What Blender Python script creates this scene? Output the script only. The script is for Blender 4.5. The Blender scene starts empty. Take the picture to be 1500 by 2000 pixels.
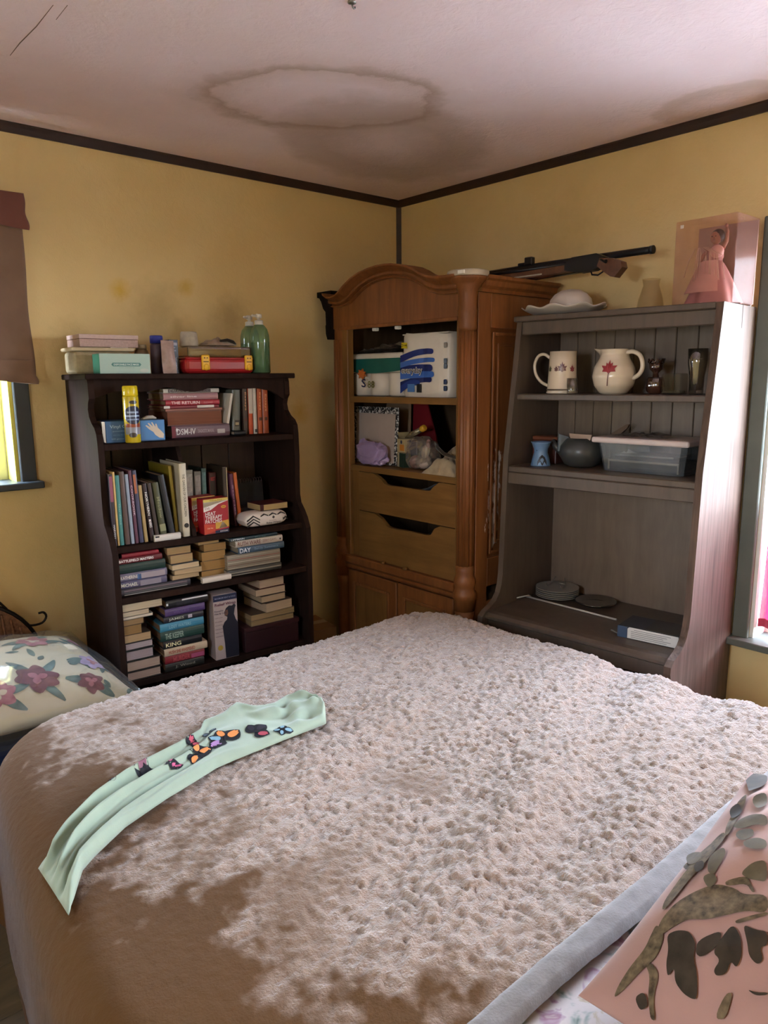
import bpy, bmesh, math, random
import numpy as np
from mathutils import Vector, Matrix
from mathutils.bvhtree import BVHTree
random.seed(7)
SC = bpy.context.scene
COL = SC.collection
PI = math.pi
R = math.radians

# ------------------------------------------------------------------ camera
cam_d = bpy.data.cameras.new('camera')
cam_d.sensor_fit = 'VERTICAL'; cam_d.sensor_height = 36.0; cam_d.lens = 36 * 1442.8 / 2000
cam_d.clip_start = 0.02
cam = bpy.data.objects.new('camera', cam_d); COL.objects.link(cam)
def cam_matrix(loc, yaw, pitch, roll):
    f = Vector((math.cos(pitch)*math.cos(yaw), math.cos(pitch)*math.sin(yaw), math.sin(pitch)))
    r = Vector((math.sin(yaw), -math.cos(yaw), 0)); u = r.cross(f)
    c, s = math.cos(roll), math.sin(roll)
    r2, u2 = c*r + s*u, -s*r + c*u
    m = Matrix((r2, u2, -f)).transposed().to_4x4(); m.translation = loc
    return m
cam.matrix_world = cam_matrix(Vector((-2.575, -2.812, 1.593)), R(48.798), R(-10.246), R(-0.49))
SC.camera = cam

# ------------------------------------------------------------------ sky, window light, exposure
world = bpy.data.worlds.new('sky'); SC.world = world; world.use_nodes = True
_n = world.node_tree.nodes; _l = world.node_tree.links
_bg = _n['Background']
_tc = _n.new('ShaderNodeTexCoord'); _sx = _n.new('ShaderNodeSeparateXYZ'); _cr = _n.new('ShaderNodeValToRGB')
_l.new(_tc.outputs['Generated'], _sx.inputs[0]); _l.new(_sx.outputs['Z'], _cr.inputs[0])
_cr.color_ramp.elements[0].position = 0.0; _cr.color_ramp.elements[0].color = (0.82, 0.90, 1.0, 1)
_cr.color_ramp.elements[1].position = 0.8; _cr.color_ramp.elements[1].color = (0.52, 0.70, 1.0, 1)
_l.new(_cr.outputs[0], _bg.inputs['Color'])
_bg.inputs['Strength'].default_value = 15.0
def portal(name, loc, rot, sx, sy):
    d = bpy.data.lights.new(name, 'AREA'); d.shape = 'RECTANGLE'; d.size = sx; d.size_y = sy
    d.cycles.is_portal = True
    o = bpy.data.objects.new(name, d); COL.objects.link(o); o.location = loc; o.rotation_euler = rot
    return o
portal('window_light', (0.17, -2.275, 1.365), (0, R(90), 0), 1.33, 0.95)
portal('window_light', (-3.47, -2.2, 1.65), (0, R(-90), 0), 0.58, 0.38)  # portal of the added fill window, out of view
portal('window_light', (-2.24, 0.17, 1.69), (R(-90), 0, 0), 0.82, 0.88)
SC.view_settings.view_transform = 'Standard'; SC.view_settings.look = 'None'
SC.view_settings.gamma = 1.0; SC.view_settings.use_curve_mapping = False
SC.view_settings.exposure = 2.42
SC.cycles.max_bounces = 10; SC.cycles.diffuse_bounces = 6; SC.cycles.transparent_max_bounces = 24
SC.cycles.sample_clamp_indirect = 6.0
SC.cycles.caustics_reflective = False; SC.cycles.caustics_refractive = False

# ------------------------------------------------------------------ materials
def lin(h):
    h = h.lstrip('#'); o = []
    for i in (0, 2, 4):
        c = int(h[i:i+2], 16) / 255
        o.append(c/12.92 if c <= 0.04045 else ((c+0.055)/1.055)**2.4)
    return (*o, 1)
_mats = {}
def base_mat(name, rough=0.6, spec=0.5):
    m = bpy.data.materials.new(name); m.use_nodes = True
    b = m.node_tree.nodes['Principled BSDF']
    b.inputs['Roughness'].default_value = rough
    b.inputs['Specular IOR Level'].default_value = spec
    return m, m.node_tree.nodes, m.node_tree.links, b
def N(n, t, **kw):
    x = n.new(t)
    for k, v in kw.items(): setattr(x, k, v)
    return x
def ramp(n, stops):
    r = n.new('ShaderNodeValToRGB'); e = r.color_ramp.elements
    while len(e) < len(stops): e.new(0.5)
    for i, (p, c) in enumerate(stops):
        e[i].position = p; e[i].color = lin(c) if isinstance(c, str) else c
    return r
def coords(n, l, scale=(1, 1, 1), loc=(0, 0, 0)):
    tc = n.new('ShaderNodeTexCoord'); mp = n.new('ShaderNodeMapping')
    mp.inputs['Scale'].default_value = scale; mp.inputs['Location'].default_value = loc
    l.new(tc.outputs['Object'], mp.inputs[0]); return mp.outputs[0]
def noise(n, l, vec, scale, detail=3, rough=0.55, dist=0):
    x = n.new('ShaderNodeTexNoise'); x.inputs['Scale'].default_value = scale
    x.inputs['Detail'].default_value = detail; x.inputs['Roughness'].default_value = rough
    x.inputs['Distortion'].default_value = dist
    if vec is not None: l.new(vec, x.inputs['Vector'])
    return x.outputs['Fac']
def bump(n, l, b, h, strength, dist):
    x = n.new('ShaderNodeBump'); x.inputs['Strength'].default_value = strength; x.inputs['Distance'].default_value = dist
    l.new(h, x.inputs['Height']); l.new(x.outputs[0], b.inputs['Normal']); return x
def mixc(n, l, fac, a, b, mode='MIX'):
    x = n.new('ShaderNodeMix'); x.data_type = 'RGBA'; x.blend_type = mode
    for s, v in ((x.inputs[0], fac), (x.inputs[6], a), (x.inputs[7], b)):
        if isinstance(v, (int, float)): s.default_value = v
        elif isinstance(v, str): s.default_value = lin(v)
        elif isinstance(v, tuple): s.default_value = v
        else: l.new(v, s)
    return x.outputs[2]
def math_n(n, l, op, a, b=0.0, clamp=False):
    x = n.new('ShaderNodeMath'); x.operation = op; x.use_clamp = clamp
    for s, v in ((x.inputs[0], a), (x.inputs[1], b)):
        if isinstance(v, (int, float)): s.default_value = v
        else: l.new(v, s)
    return x.outputs[0]
def plain(hex_, rough=0.55, var=0.12, spec=0.4, metal=0.0, sc=14):
    """A colour with slight mottling."""
    k = ('p', hex_, rough, var, spec, metal, sc)
    if k in _mats: return _mats[k]
    m, n, l, b = base_mat('plain_' + hex_.strip('#'), rough, spec)
    b.inputs['Metallic'].default_value = metal
    f = noise(n, l, coords(n, l), sc, 4)
    r = ramp(n, [(0.3, (1-var, 1-var, 1-var, 1)), (0.7, (1, 1, 1, 1))]); l.new(f, r.inputs[0])
    l.new(mixc(n, l, 1.0, hex_, r.outputs[0], 'MULTIPLY'), b.inputs['Base Color'])
    _mats[k] = m; return m
def wood(name, c1, c2, rough=0.45, stretch=(1, 1, 0.08), sc=40, spec=0.5, wear=None, bumpv=0.15, wearpos=0.66):
    k = ('w', name)
    if k in _mats: return _mats[k]
    m, n, l, b = base_mat(name, rough, spec)
    v = coords(n, l, stretch)
    f = noise(n, l, v, sc, 6, 0.65, 0.6)
    r = ramp(n, [(0.3, c1), (0.7, c2)]); l.new(f, r.inputs[0])
    col = r.outputs[0]
    f2 = noise(n, l, coords(n, l), 5, 3)
    r2 = ramp(n, [(0.3, (0.75, 0.75, 0.75, 1)), (0.7, (1, 1, 1, 1))]); l.new(f2, r2.inputs[0])
    col = mixc(n, l, 1.0, col, r2.outputs[0], 'MULTIPLY')
    if wear:
        fw = noise(n, l, coords(n, l, (1, 1, 0.5)), 22, 6, 0.7)
        rw = ramp(n, [(wearpos, (0, 0, 0, 1)), (wearpos + 0.06, (1, 1, 1, 1))]); l.new(fw, rw.inputs[0])
        col = mixc(n, l, rw.outputs[0], col, wear)
    l.new(col, b.inputs['Base Color'])
    bump(n, l, b, f, bumpv, 0.002)
    _mats[k] = m; return m
def fabric(name, c, c2=None, rough=0.9, sc=300, sheen=0.2, bstr=0.3, bsc=25):
    k = ('f', name)
    if k in _mats: return _mats[k]
    m, n, l, b = base_mat(name, rough, 0.15)
    b.inputs['Sheen Weight'].default_value = sheen
    v = coords(n, l)
    f = noise(n, l, v, bsc, 4); r = ramp(n, [(0.3, c), (0.7, c2 or c)]); l.new(f, r.inputs[0])
    l.new(r.outputs[0], b.inputs['Base Color'])
    g = noise(n, l, v, sc, 2); bump(n, l, b, g, bstr, 0.001)
    _mats[k] = m; return m
def clear(name, tint='#ffffff', gloss=0.12, rough=0.05, body=0.0, bodycol='#ffffff'):
    """Thin clear sheet: mostly see-through, fresnel reflection, a little body colour."""
    k = ('c', name)
    if k in _mats: return _mats[k]
    m = bpy.data.materials.new(name); m.use_nodes = True
    n = m.node_tree.nodes; l = m.node_tree.links; n.clear()
    o = n.new('ShaderNodeOutputMaterial'); t = n.new('ShaderNodeBsdfTransparent'); g = n.new('ShaderNodeBsdfGlossy')
    d = n.new('ShaderNodeBsdfDiffuse'); fr = n.new('ShaderNodeLayerWeight'); fr.inputs[0].default_value = 0.35
    t.inputs[0].default_value = lin(tint); g.inputs['Roughness'].default_value = rough; d.inputs[0].default_value = lin(bodycol)
    nz = noise(n, l, coords(n, l), 18, 2); mx0 = n.new('ShaderNodeMixShader')
    l.new(math_n(n, l, 'MULTIPLY', nz, 2*body), mx0.inputs[0]); l.new(t.outputs[0], mx0.inputs[1]); l.new(d.outputs[0], mx0.inputs[2])
    mx = n.new('ShaderNodeMixShader')
    f = math_n(n, l, 'MULTIPLY', fr.outputs['Facing'], 0.5); f = math_n(n, l, 'ADD', f, gloss*0.5, True); f = math_n(n, l, 'MULTIPLY', f, min(1, gloss*4))
    l.new(f, mx.inputs[0]); l.new(mx0.outputs[0], mx.inputs[1]); l.new(g.outputs[0], mx.inputs[2]); l.new(mx.outputs[0], o.inputs[0])
    _mats[k] = m; return m
def translucent(name, c, amt=0.5, open_=0.0, rough=0.8):
    k = ('t', name)
    if k in _mats: return _mats[k]
    m = bpy.data.materials.new(name); m.use_nodes = True
    n = m.node_tree.nodes; l = m.node_tree.links; n.clear()
    o = n.new('ShaderNodeOutputMaterial'); d = n.new('ShaderNodeBsdfDiffuse'); t = n.new('ShaderNodeBsdfTranslucent'); x = n.new('ShaderNodeMixShader')
    f = noise(n, l, coords(n, l), 60, 3); col = mixc(n, l, f, c, c)
    r = ramp(n, [(0.3, (0.8, 0.8, 0.8, 1)), (0.7, (1, 1, 1, 1))]); l.new(f, r.inputs[0])
    col = mixc(n, l, 1.0, c, r.outputs[0], 'MULTIPLY')
    l.new(col, d.inputs[0]); l.new(col, t.inputs[0]); x.inputs[0].default_value = amt
    l.new(d.outputs[0], x.inputs[1]); l.new(t.outputs[0], x.inputs[2])
    out = x.outputs[0]
    if open_ > 0:
        tr = n.new('ShaderNodeBsdfTransparent'); y = n.new('ShaderNodeMixShader'); y.inputs[0].default_value = open_
        l.new(out, y.inputs[1]); l.new(tr.outputs[0], y.inputs[2]); out = y.outputs[0]
    l.new(out, o.inputs[0]); _mats[k] = m; return m

# ------------------------------------------------------------------ mesh helpers
class MB:
    def __init__(s): s.bm = bmesh.new()
    def _xf(s, vs, M):
        if M is not None: bmesh.ops.transform(s.bm, matrix=M, verts=vs)
    def box(s, x0, x1, y0, y1, z0, z1, bev=0.0, seg=1, M=None):
        b = s.bm
        T = Matrix.Translation(((x0+x1)/2, (y0+y1)/2, (z0+z1)/2)) @ Matrix.Diagonal((abs(x1-x0), abs(y1-y0), abs(z1-z0), 1))
        r = bmesh.ops.create_cube(b, size=1, matrix=T); vs = r['verts']
        if bev > 0:
            es = list({e for v in vs for e in v.link_edges})
            q = bmesh.ops.bevel(b, geom=es, offset=bev, segments=seg, profile=0.5, affect='EDGES')
            vs = list({v for f in q['faces'] for v in f.verts} | {v for v in vs if v.is_valid})
        s._xf(vs, M); return s
    def prism(s, pts, axis, a0, a1, M=None, smooth=False):
        b = s.bm; A = []; B = []
        for p, q in pts:
            c = {'x': lambda a: (a, p, q), 'y': lambda a: (p, a, q), 'z': lambda a: (p, q, a)}[axis]
            A.append(b.verts.new(c(a0))); B.append(b.verts.new(c(a1)))
        fs = [b.faces.new(A), b.faces.new(B[::-1])]
        k = len(pts)
        for i in range(k):
            f = b.faces.new((A[i], A[(i+1) % k], B[(i+1) % k], B[i])); f.smooth = smooth; fs.append(f)
        bmesh.ops.recalc_face_normals(b, faces=fs)
        s._xf(A + B, M); return s
    def lathe(s, prof, seg=20, c=(0, 0, 0), ribs=0, ramp_=0.0, sx=1, sy=1, M=None, smooth=True):
        b = s.bm; rings = []; allv = []
        for r, z in prof:
            ring = []
            for i in range(seg):
                a = 2*PI*i/seg; rr = r * (1 + (ramp_*math.cos(ribs*a) if ribs else 0))
                v = b.verts.new((c[0]+rr*math.cos(a)*sx, c[1]+rr*math.sin(a)*sy, c[2]+z)); ring.append(v)
            rings.append(ring); allv += ring
        fs = []
        for k in range(len(rings)-1):
            for i in range(seg):
                f = b.faces.new((rings[k][i], rings[k][(i+1) % seg], rings[k+1][(i+1) % seg], rings[k+1][i])); f.smooth = smooth; fs.append(f)
        if prof[0][0] > 1e-5: fs.append(b.faces.new(rings[0][::-1]))
        if prof[-1][0] > 1e-5: fs.append(b.faces.new(rings[-1]))
        s._xf(allv, M); return s
    def tube(s, pts, r, seg=8, closed=False, M=None):
        b = s.bm; pts = [Vector(p) for p in pts]; rings = []; allv = []; n = len(pts)
        rs = r if isinstance(r, (list, tuple)) else [r]*n
        prev = None
        for i, p in enumerate(pts):
            t = (pts[(i+1) % n] - pts[i-1]) if closed else (pts[min(i+1, n-1)] - pts[max(i-1, 0)])
            t.normalize()
            if prev is None:
                up = Vector((0, 0, 1)) if abs(t.z) < 0.9 else Vector((1, 0, 0))
                a = t.cross(up).normalized()
            else:
                a = (prev - t*prev.dot(t)).normalized()
            prev = a; c = t.cross(a)
            ring = [b.verts.new(p + rs[i]*(a*math.cos(2*PI*k/seg) + c*math.sin(2*PI*k/seg))) for k in range(seg)]
            rings.append(ring); allv += ring
        m = n if closed else n-1
        for i in range(m):
            A, B = rings[i], rings[(i+1) % n]
            for k in range(seg):
                f = b.faces.new((A[k], A[(k+1) % seg], B[(k+1) % seg], B[k])); f.smooth = True
        if not closed: b.faces.new(rings[0][::-1]); b.faces.new(rings[-1])
        s._xf(allv, M); return s
    def ball(s, c, rx, ry=None, rz=None, seg=16, M=None):
        ry = ry or rx; rz = rz or rx
        prof = [(max(math.sin(PI*k/8), 0)*1.0 if 0 < k < 8 else 1e-6, -math.cos(PI*k/8)) for k in range(9)]
        b = s.bm; rings = []; allv = []
        for r, z in prof:
            ring = [b.verts.new((c[0]+rx*r*math.cos(2*PI*i/seg), c[1]+ry*r*math.sin(2*PI*i/seg), c[2]+rz*z)) for i in range(seg)]
            rings.append(ring); allv += ring
        for k in range(8):
            for i in range(seg):
                f = b.faces.new((rings[k][i], rings[k][(i+1) % seg], rings[k+1][(i+1) % seg], rings[k+1][i])); f.smooth = True
        bmesh.ops.remove_doubles(b, verts=rings[0]+rings[-1], dist=1e-4)
        s._xf([v for v in allv if v.is_valid], M); return s
    def grid(s, fn, nu, nv, smooth=True, closed_u=False):
        b = s.bm; V = [[b.verts.new(fn(i/(nu if closed_u else nu-1), j/(nv-1))) for j in range(nv)] for i in range(nu)]
        for i in range(nu if closed_u else nu-1):
            for j in range(nv-1):
                k = (i+1) % nu
                f = b.faces.new((V[i][j], V[k][j], V[k][j+1], V[i][j+1])); f.smooth = smooth
        return s
    def poly(s, pts):
        vs = [s.bm.verts.new(p) for p in pts]; s.bm.faces.new(vs); return s
    def mesh(s, name, recalc=False):
        if recalc: bmesh.ops.recalc_face_normals(s.bm, faces=s.bm.faces)
        me = bpy.data.meshes.new(name); s.bm.to_mesh(me); s.bm.free(); return me

def obj(name, mb, mat, parent=None, loc=None, rot=None, kind=None, label=None, recalc=False):
    me = mb.mesh(name, recalc) if isinstance(mb, MB) else mb
    if mat is not None and not len(me.materials): me.materials.append(mat)
    o = bpy.data.objects.new(name, me); COL.objects.link(o)
    if parent is not None: o.parent = parent
    if loc is not None: o.location = loc
    if rot is not None: o.rotation_euler = rot
    if kind: o['kind'] = kind
    if label: o['label'] = label
    return o
def struct(name, mb, mat, parent=None): return obj(name, mb, mat, parent, kind='structure')
def curve(pts, k=4):
    """Catmull-Rom points through pts."""
    p = [Vector(q) for q in pts]; p = [2*p[0]-p[1]] + p + [2*p[-1]-p[-2]]; o = []
    for i in range(1, len(p)-2):
        for j in range(k):
            t = j/k; o.append(.5*((2*p[i]) + (p[i+1]-p[i-1])*t + (2*p[i-1]-5*p[i]+4*p[i+1]-p[i+2])*t*t + (3*p[i]-p[i-1]-3*p[i+1]+p[i+2])*t**3))
    return o + [p[-2]]
def frame(ox, oy, deg): return Matrix.Translation((ox, oy, 0)) @ Matrix.Rotation(R(deg), 4, 'Z')
WORLD = Matrix.Identity(4)
BK = frame(-1.657, -0.03, -5)        # bookcase: x along its width, -y out of its front
AR = frame(-0.05, 0.0, -90)          # armoire
HU = frame(-0.02, -1.745, -85)       # hutch: x from its window end (0) to -0.73 at the far end
def put(o, F, pos, rz=0.0, rx=0.0, ry=0.0):
    m = F @ Matrix.Translation(pos) @ Matrix.Rotation(rz, 4, 'Z') @ Matrix.Rotation(rx, 4, 'X') @ Matrix.Rotation(ry, 4, 'Y')
    o.location = m.translation; o.rotation_euler = m.to_euler(); return o
def tag(o, label, cat, group=None):
    o['label'] = label; o['category'] = cat
    if group: o['group'] = group
    return o
def thing(name, label, cat, F=WORLD, pos=(0, 0, 0), rz=0.0, group=None, rx=0.0, ry=0.0):
    o = bpy.data.objects.new(name, None); COL.objects.link(o); o.empty_display_size = 0.05
    put(o, F, pos, rz, rx, ry); return tag(o, label, cat, group)
def solo(name, label, cat, mb, mat, F=WORLD, pos=(0, 0, 0), rz=0.0, group=None, rx=0.0, ry=0.0):
    o = obj(name, mb, mat); put(o, F, pos, rz, rx, ry); return tag(o, label, cat, group)

FRONT = Matrix(((1, 0, 0), (0, 0, -1), (0, 1, 0))).to_4x4()            # reads left to right on a face looking -y
DOWN = Matrix(((0, 1, 0), (0, 0, -1), (-1, 0, 0))).to_4x4()            # spine text running down an upright spine
TOPF = Matrix.Identity(4)                                              # on an upward face
SIDE = Matrix(((0, 0, -1), (-1, 0, 0), (0, 1, 0))).to_4x4()            # on a face looking -x
_tcache = {}
def text(parent, s, w, h, pos, mat, M=FRONT, name='lettering', depth=0.0003, fat=.012):
    """Lettering fitted into w x h, centred on pos."""
    if (s, fat) not in _tcache:
        cu = bpy.data.curves.new('lettering', 'FONT'); cu.body = s; cu.resolution_u = 2; cu.align_x = 'CENTER'; cu.align_y = 'CENTER'
        cu.offset = fat
        to = bpy.data.objects.new('lettering_source', cu); me = bpy.data.meshes.new_from_object(to)
        co = np.array([v.co[:] for v in me.vertices]); _tcache[(s, fat)] = (me, co.min(0), co.max(0))
        bpy.data.objects.remove(to); bpy.data.curves.remove(cu)
    me0, lo, hi = _tcache[(s, fat)]
    me = me0.copy(); me.name = name
    c = (lo+hi)/2; sx = w/max(hi[0]-lo[0], 1e-4); sy = h/max(hi[1]-lo[1], 1e-4)
    me.transform(M @ Matrix.Translation((0, 0, depth)) @ Matrix.Diagonal((sx, sy, 1, 1)) @ Matrix.Translation((-c[0], -c[1], 0)))
    me.materials.clear(); me.materials.append(mat)
    return obj(name, me, mat, parent, loc=pos)

def vnoise(x, y, seed=0):
    """Smooth lattice noise on numpy arrays, about -1..1."""
    xi = np.floor(x).astype(np.int64); yi = np.floor(y).astype(np.int64); xf = x-xi; yf = y-yi
    def hsh(a, b):
        h = (a*374761393 + b*668265263 + seed*974634541) & 0x7fffffff
        h = ((h ^ (h >> 13))*1274126177) & 0x7fffffff
        return ((h ^ (h >> 16)) & 0xffff)/32767.5 - 1
    u = xf*xf*(3-2*xf); v = yf*yf*(3-2*yf)
    a, b, c, d = hsh(xi, yi), hsh(xi+1, yi), hsh(xi, yi+1), hsh(xi+1, yi+1)
    return (a*(1-u)+b*u)*(1-v) + (c*(1-u)+d*u)*v
def vn(x, y, seed=0): return float(vnoise(np.array([x]), np.array([y]), seed)[0])
def np_grid_mesh(name, P, smooth=True):
    nu, nv = P.shape[:2]
    idx = np.arange(nu*nv).reshape(nu, nv)
    q = np.stack([idx[:-1, :-1], idx[1:, :-1], idx[1:, 1:], idx[:-1, 1:]], -1).reshape(-1, 4)
    me = bpy.data.meshes.new(name); me.vertices.add(nu*nv); me.vertices.foreach_set('co', P.reshape(-1).astype(np.float32))
    me.loops.add(q.size); me.loops.foreach_set('vertex_index', q.reshape(-1).astype(np.int32))
    me.polygons.add(len(q)); me.polygons.foreach_set('loop_start', np.arange(0, q.size, 4, dtype=np.int32))
    me.polygons.foreach_set('loop_total', np.full(len(q), 4, np.int32))
    me.update(calc_edges=True); me.validate()
    if smooth: me.polygons.foreach_set('use_smooth', np.ones(len(q), bool))
    return me
# ------------------------------------------------------------------ the room
X0, Y0, H = -3.3, -3.4, 2.44       # inside faces: x from X0 to 0, y from Y0 to 0
def mat_wall():
    m, n, l, b = base_mat('yellow_wall_paint', 0.62, 0.35)
    v = coords(n, l)
    f = noise(n, l, v, 1.6, 5, 0.6)
    r = ramp(n, [(0.3, '#d0b57c'), (0.55, '#d8be86'), (0.75, '#dcc48f')]); l.new(f, r.inputs[0])
    col = r.outputs[0]
    # fresher touch-up dabs of yellow paint, grey scuffs above the furniture
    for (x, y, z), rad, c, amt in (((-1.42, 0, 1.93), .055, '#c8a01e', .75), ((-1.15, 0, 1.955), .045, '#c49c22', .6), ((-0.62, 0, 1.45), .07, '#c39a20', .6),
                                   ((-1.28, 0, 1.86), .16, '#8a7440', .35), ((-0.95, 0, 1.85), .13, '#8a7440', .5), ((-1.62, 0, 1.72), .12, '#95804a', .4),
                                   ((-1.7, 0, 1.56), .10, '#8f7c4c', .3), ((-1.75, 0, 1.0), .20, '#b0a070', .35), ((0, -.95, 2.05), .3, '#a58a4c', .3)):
        tc = n.new('ShaderNodeTexCoord'); d = n.new('ShaderNodeVectorMath'); d.operation = 'DISTANCE'; d.inputs[1].default_value = (x, y, z)
        l.new(tc.outputs['Object'], d.inputs[0])
        dd = math_n(n, l, 'ADD', d.outputs['Value'], math_n(n, l, 'MULTIPLY', noise(n, l, v, 14, 5, 0.7), rad*1.2))
        mr = n.new('ShaderNodeMapRange'); mr.inputs['From Min'].default_value = rad*1.5; mr.inputs['From Max'].default_value = rad*0.7
        mr.inputs['To Max'].default_value = amt
        l.new(dd, mr.inputs[0]); col = mixc(n, l, mr.outputs[0], col, c)
    l.new(col, b.inputs['Base Color'])
    g = math_n(n, l, 'ADD', noise(n, l, v, 30, 5, 0.6, 0.8), math_n(n, l, 'MULTIPLY', noise(n, l, v, 180, 2), 0.25))
    bump(n, l, b, g, 0.35, 0.006)
    return m
def mat_ceiling():
    m, n, l, b = base_mat('ceiling_paint', 0.8, 0.25)
    v = coords(n, l)
    f = noise(n, l, v, 2.2, 5, 0.6); r = ramp(n, [(0.3, '#dcc4c4'), (0.7, '#e6d1d2')]); l.new(f, r.inputs[0]); col = r.outputs[0]  # pink in the base colour stands in for rosy bounce light
    tc = n.new('ShaderNodeTexCoord')
    wob = noise(n, l, v, 7, 6, 0.6)
    def ell(cx, cy, rx, ry, rot):
        mp = n.new('ShaderNodeMapping'); mp.vector_type = 'TEXTURE'; mp.inputs['Location'].default_value = (cx, cy, 2.44)
        mp.inputs['Rotation'].default_value = (0, 0, R(rot)); mp.inputs['Scale'].default_value = (rx, ry, 1)
        l.new(tc.outputs['Object'], mp.inputs[0]); ln = n.new('ShaderNodeVectorMath'); ln.operation = 'LENGTH'; l.new(mp.outputs[0], ln.inputs[0])
        return math_n(n, l, 'ADD', ln.outputs['Value'], math_n(n, l, 'MULTIPLY', math_n(n, l, 'SUBTRACT', wob, 0.5), 0.5))
    def band(e, r0, r1, r2, r3, c, amt):
        nonlocal col
        q = ramp(n, [(r0, (0, 0, 0, 1)), (r1, (amt,)*3+(1,)), (r2, (amt*.8,)*3+(1,)), (r3, (0, 0, 0, 1))]); l.new(math_n(n, l, 'MULTIPLY', e, 0.5), q.inputs[0])
        col = mixc(n, l, q.outputs[0], col, c)
    e1 = ell(-1.075, -0.835, 0.335, 0.235, -33)
    band(e1, .47, .50, .53, .60, '#8d7258', .55)           # crisp brown tide line round the damp patch
    band(e1, .30, .47, .52, .75, '#a98e74', .30)
    e2 = ell(-0.62, -0.62, 0.50, 0.36, 30)
    band(e2, .05, .30, .44, .56, '#9c8268', .50)           # wider stain running to the corner
    e3 = ell(-0.10, -1.62, 0.16, 0.22, 0)
    band(e3, .10, .35, .47, .52, '#a58a70', .40)
    l.new(col, b.inputs['Base Color'])
    g = math_n(n, l, 'ADD', noise(n, l, v, 22, 5, 0.6, 1.0), math_n(n, l, 'MULTIPLY', noise(n, l, v, 90, 3), 0.4))
    bump(n, l, b, g, 0.4, 0.008)
    return m
M_WALL = mat_wall(); M_CEIL = mat_ceiling()
M_TRIM = wood('dark_trim_wood', '#2a1710', '#3a2318', 0.5, (0.3, 0.3, 1), 30)
M_SLATE = plain('#2c3237', 0.42, 0.15, 0.5)
M_WHITE = plain('#d9d6cc', 0.5, 0.08); M_SLATE_GLARE = plain('#5d6158', 0.5, 0.15)  # last colour: slate casing paled, window glare put into it
M_GLASS = clear('window_glass', '#ffffff', 0.10, 0.02)
T = 0.16
# wall_left holds window_1, wall_right holds window_2
W1 = (-2.65, -1.83, 1.24, 2.13); W2 = (-2.75, -1.80, 0.69, 2.04)
mb = MB()
mb.box(X0-T, W1[0], 0, T, 0, H+.1); mb.box(W1[1], T, 0, T, 0, H+.1); mb.box(W1[0], W1[1], 0, T, 0, W1[2]); mb.box(W1[0], W1[1], 0, T, W1[3], H+.1)
struct('wall_left', mb, M_WALL)
mb = MB()
mb.box(0, T, W2[1], 0, 0, H+.1); mb.box(0, T, Y0-T, W2[0], 0, H+.1); mb.box(0, T, W2[0], W2[1], 0, W2[2]); mb.box(0, T, W2[0], W2[1], W2[3], H+.1)
struct('wall_right', mb, M_WALL)
struct('wall_back', MB().box(X0-T, T, Y0-T, Y0, 0, H+.1), M_WALL)
W_FILL = (-2.40, -2.00, 1.35, 1.95)  # opening added in the unseen side wall to let in fill light
mb = MB(); mb.box(X0-T, X0, W_FILL[1], 0, 0, H+.1); mb.box(X0-T, X0, Y0, W_FILL[0], 0, H+.1); mb.box(X0-T, X0, W_FILL[0], W_FILL[1], 0, W_FILL[2]); mb.box(X0-T, X0, W_FILL[0], W_FILL[1], W_FILL[3], H+.1)
struct('wall_side', mb, M_WALL)
ceil_o = struct('ceiling', MB().box(X0-T, T, Y0-T, T, H, H+.12), M_CEIL)
M_DARKCRACK = plain('#8a7468', 0.9, 0.1)
for pts in (((-1.904, -.564), (-1.906, -.66), (-1.902, -.78), (-1.905, -.913)), ((-1.877, -.846), (-1.880, -.933))):
    struct('crack', MB().tube([(x, y, 2.4396) for x, y in pts], [0.0006]+[0.0013]*(len(pts)-2)+[0.0006], 6), M_DARKCRACK, ceil_o)
# floor: a dark base with laminate planks where the floor can be seen beside the bed
M_PLANK = wood('grey_laminate', '#6f665c', '#877d70', 0.4, (0.12, 1, 1), 30, 0.5, None, 0.08)
fl = struct('floor', MB().box(X0-T, T, Y0-T, T, -.12, -.012), plain('#4d463e', 0.7))
pk = 0
for j in range(18):
    off = (j*0.37) % 1.2
    x = X0
    while x < 0:
        x1 = min(x + (1.2 if x > X0 else 1.2-off), 0)
        if x1 - x > .02:
            struct('plank', MB().box(x+.0012, x1-.0012, -(j+1)*.19+.0012, -j*.19-.0012, -.012, 0, .0012), M_PLANK, fl)
        x = x1
# crown trim where walls meet ceiling, strip in the corner
def crown(axis):
    prof = [(0, H), (0, H-.030), (-.006, H-.030), (-.010, H-.024), (-.016, H-.014), (-.022, H-.006), (-.022, H)]
    mb = MB()
    if axis == 'x': mb.prism(prof, 'x', X0, 0)
    else: mb.prism(prof, 'y', Y0, 0)
    return mb
struct('trim_1', crown('x'), M_TRIM); struct('trim_2', crown('y'), M_TRIM)
struct('trim_3', MB().prism([(-.018, 0), (0, -.018), (0, 0)], 'z', 0.0, H-.03), M_TRIM)
struct('baseboard_left', MB().box(X0, 0, -.012, 0, 0, .09, .003), M_TRIM)
struct('baseboard_right', MB().box(-.012, 0, Y0, 0, 0, .09, .003), M_TRIM)
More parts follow.
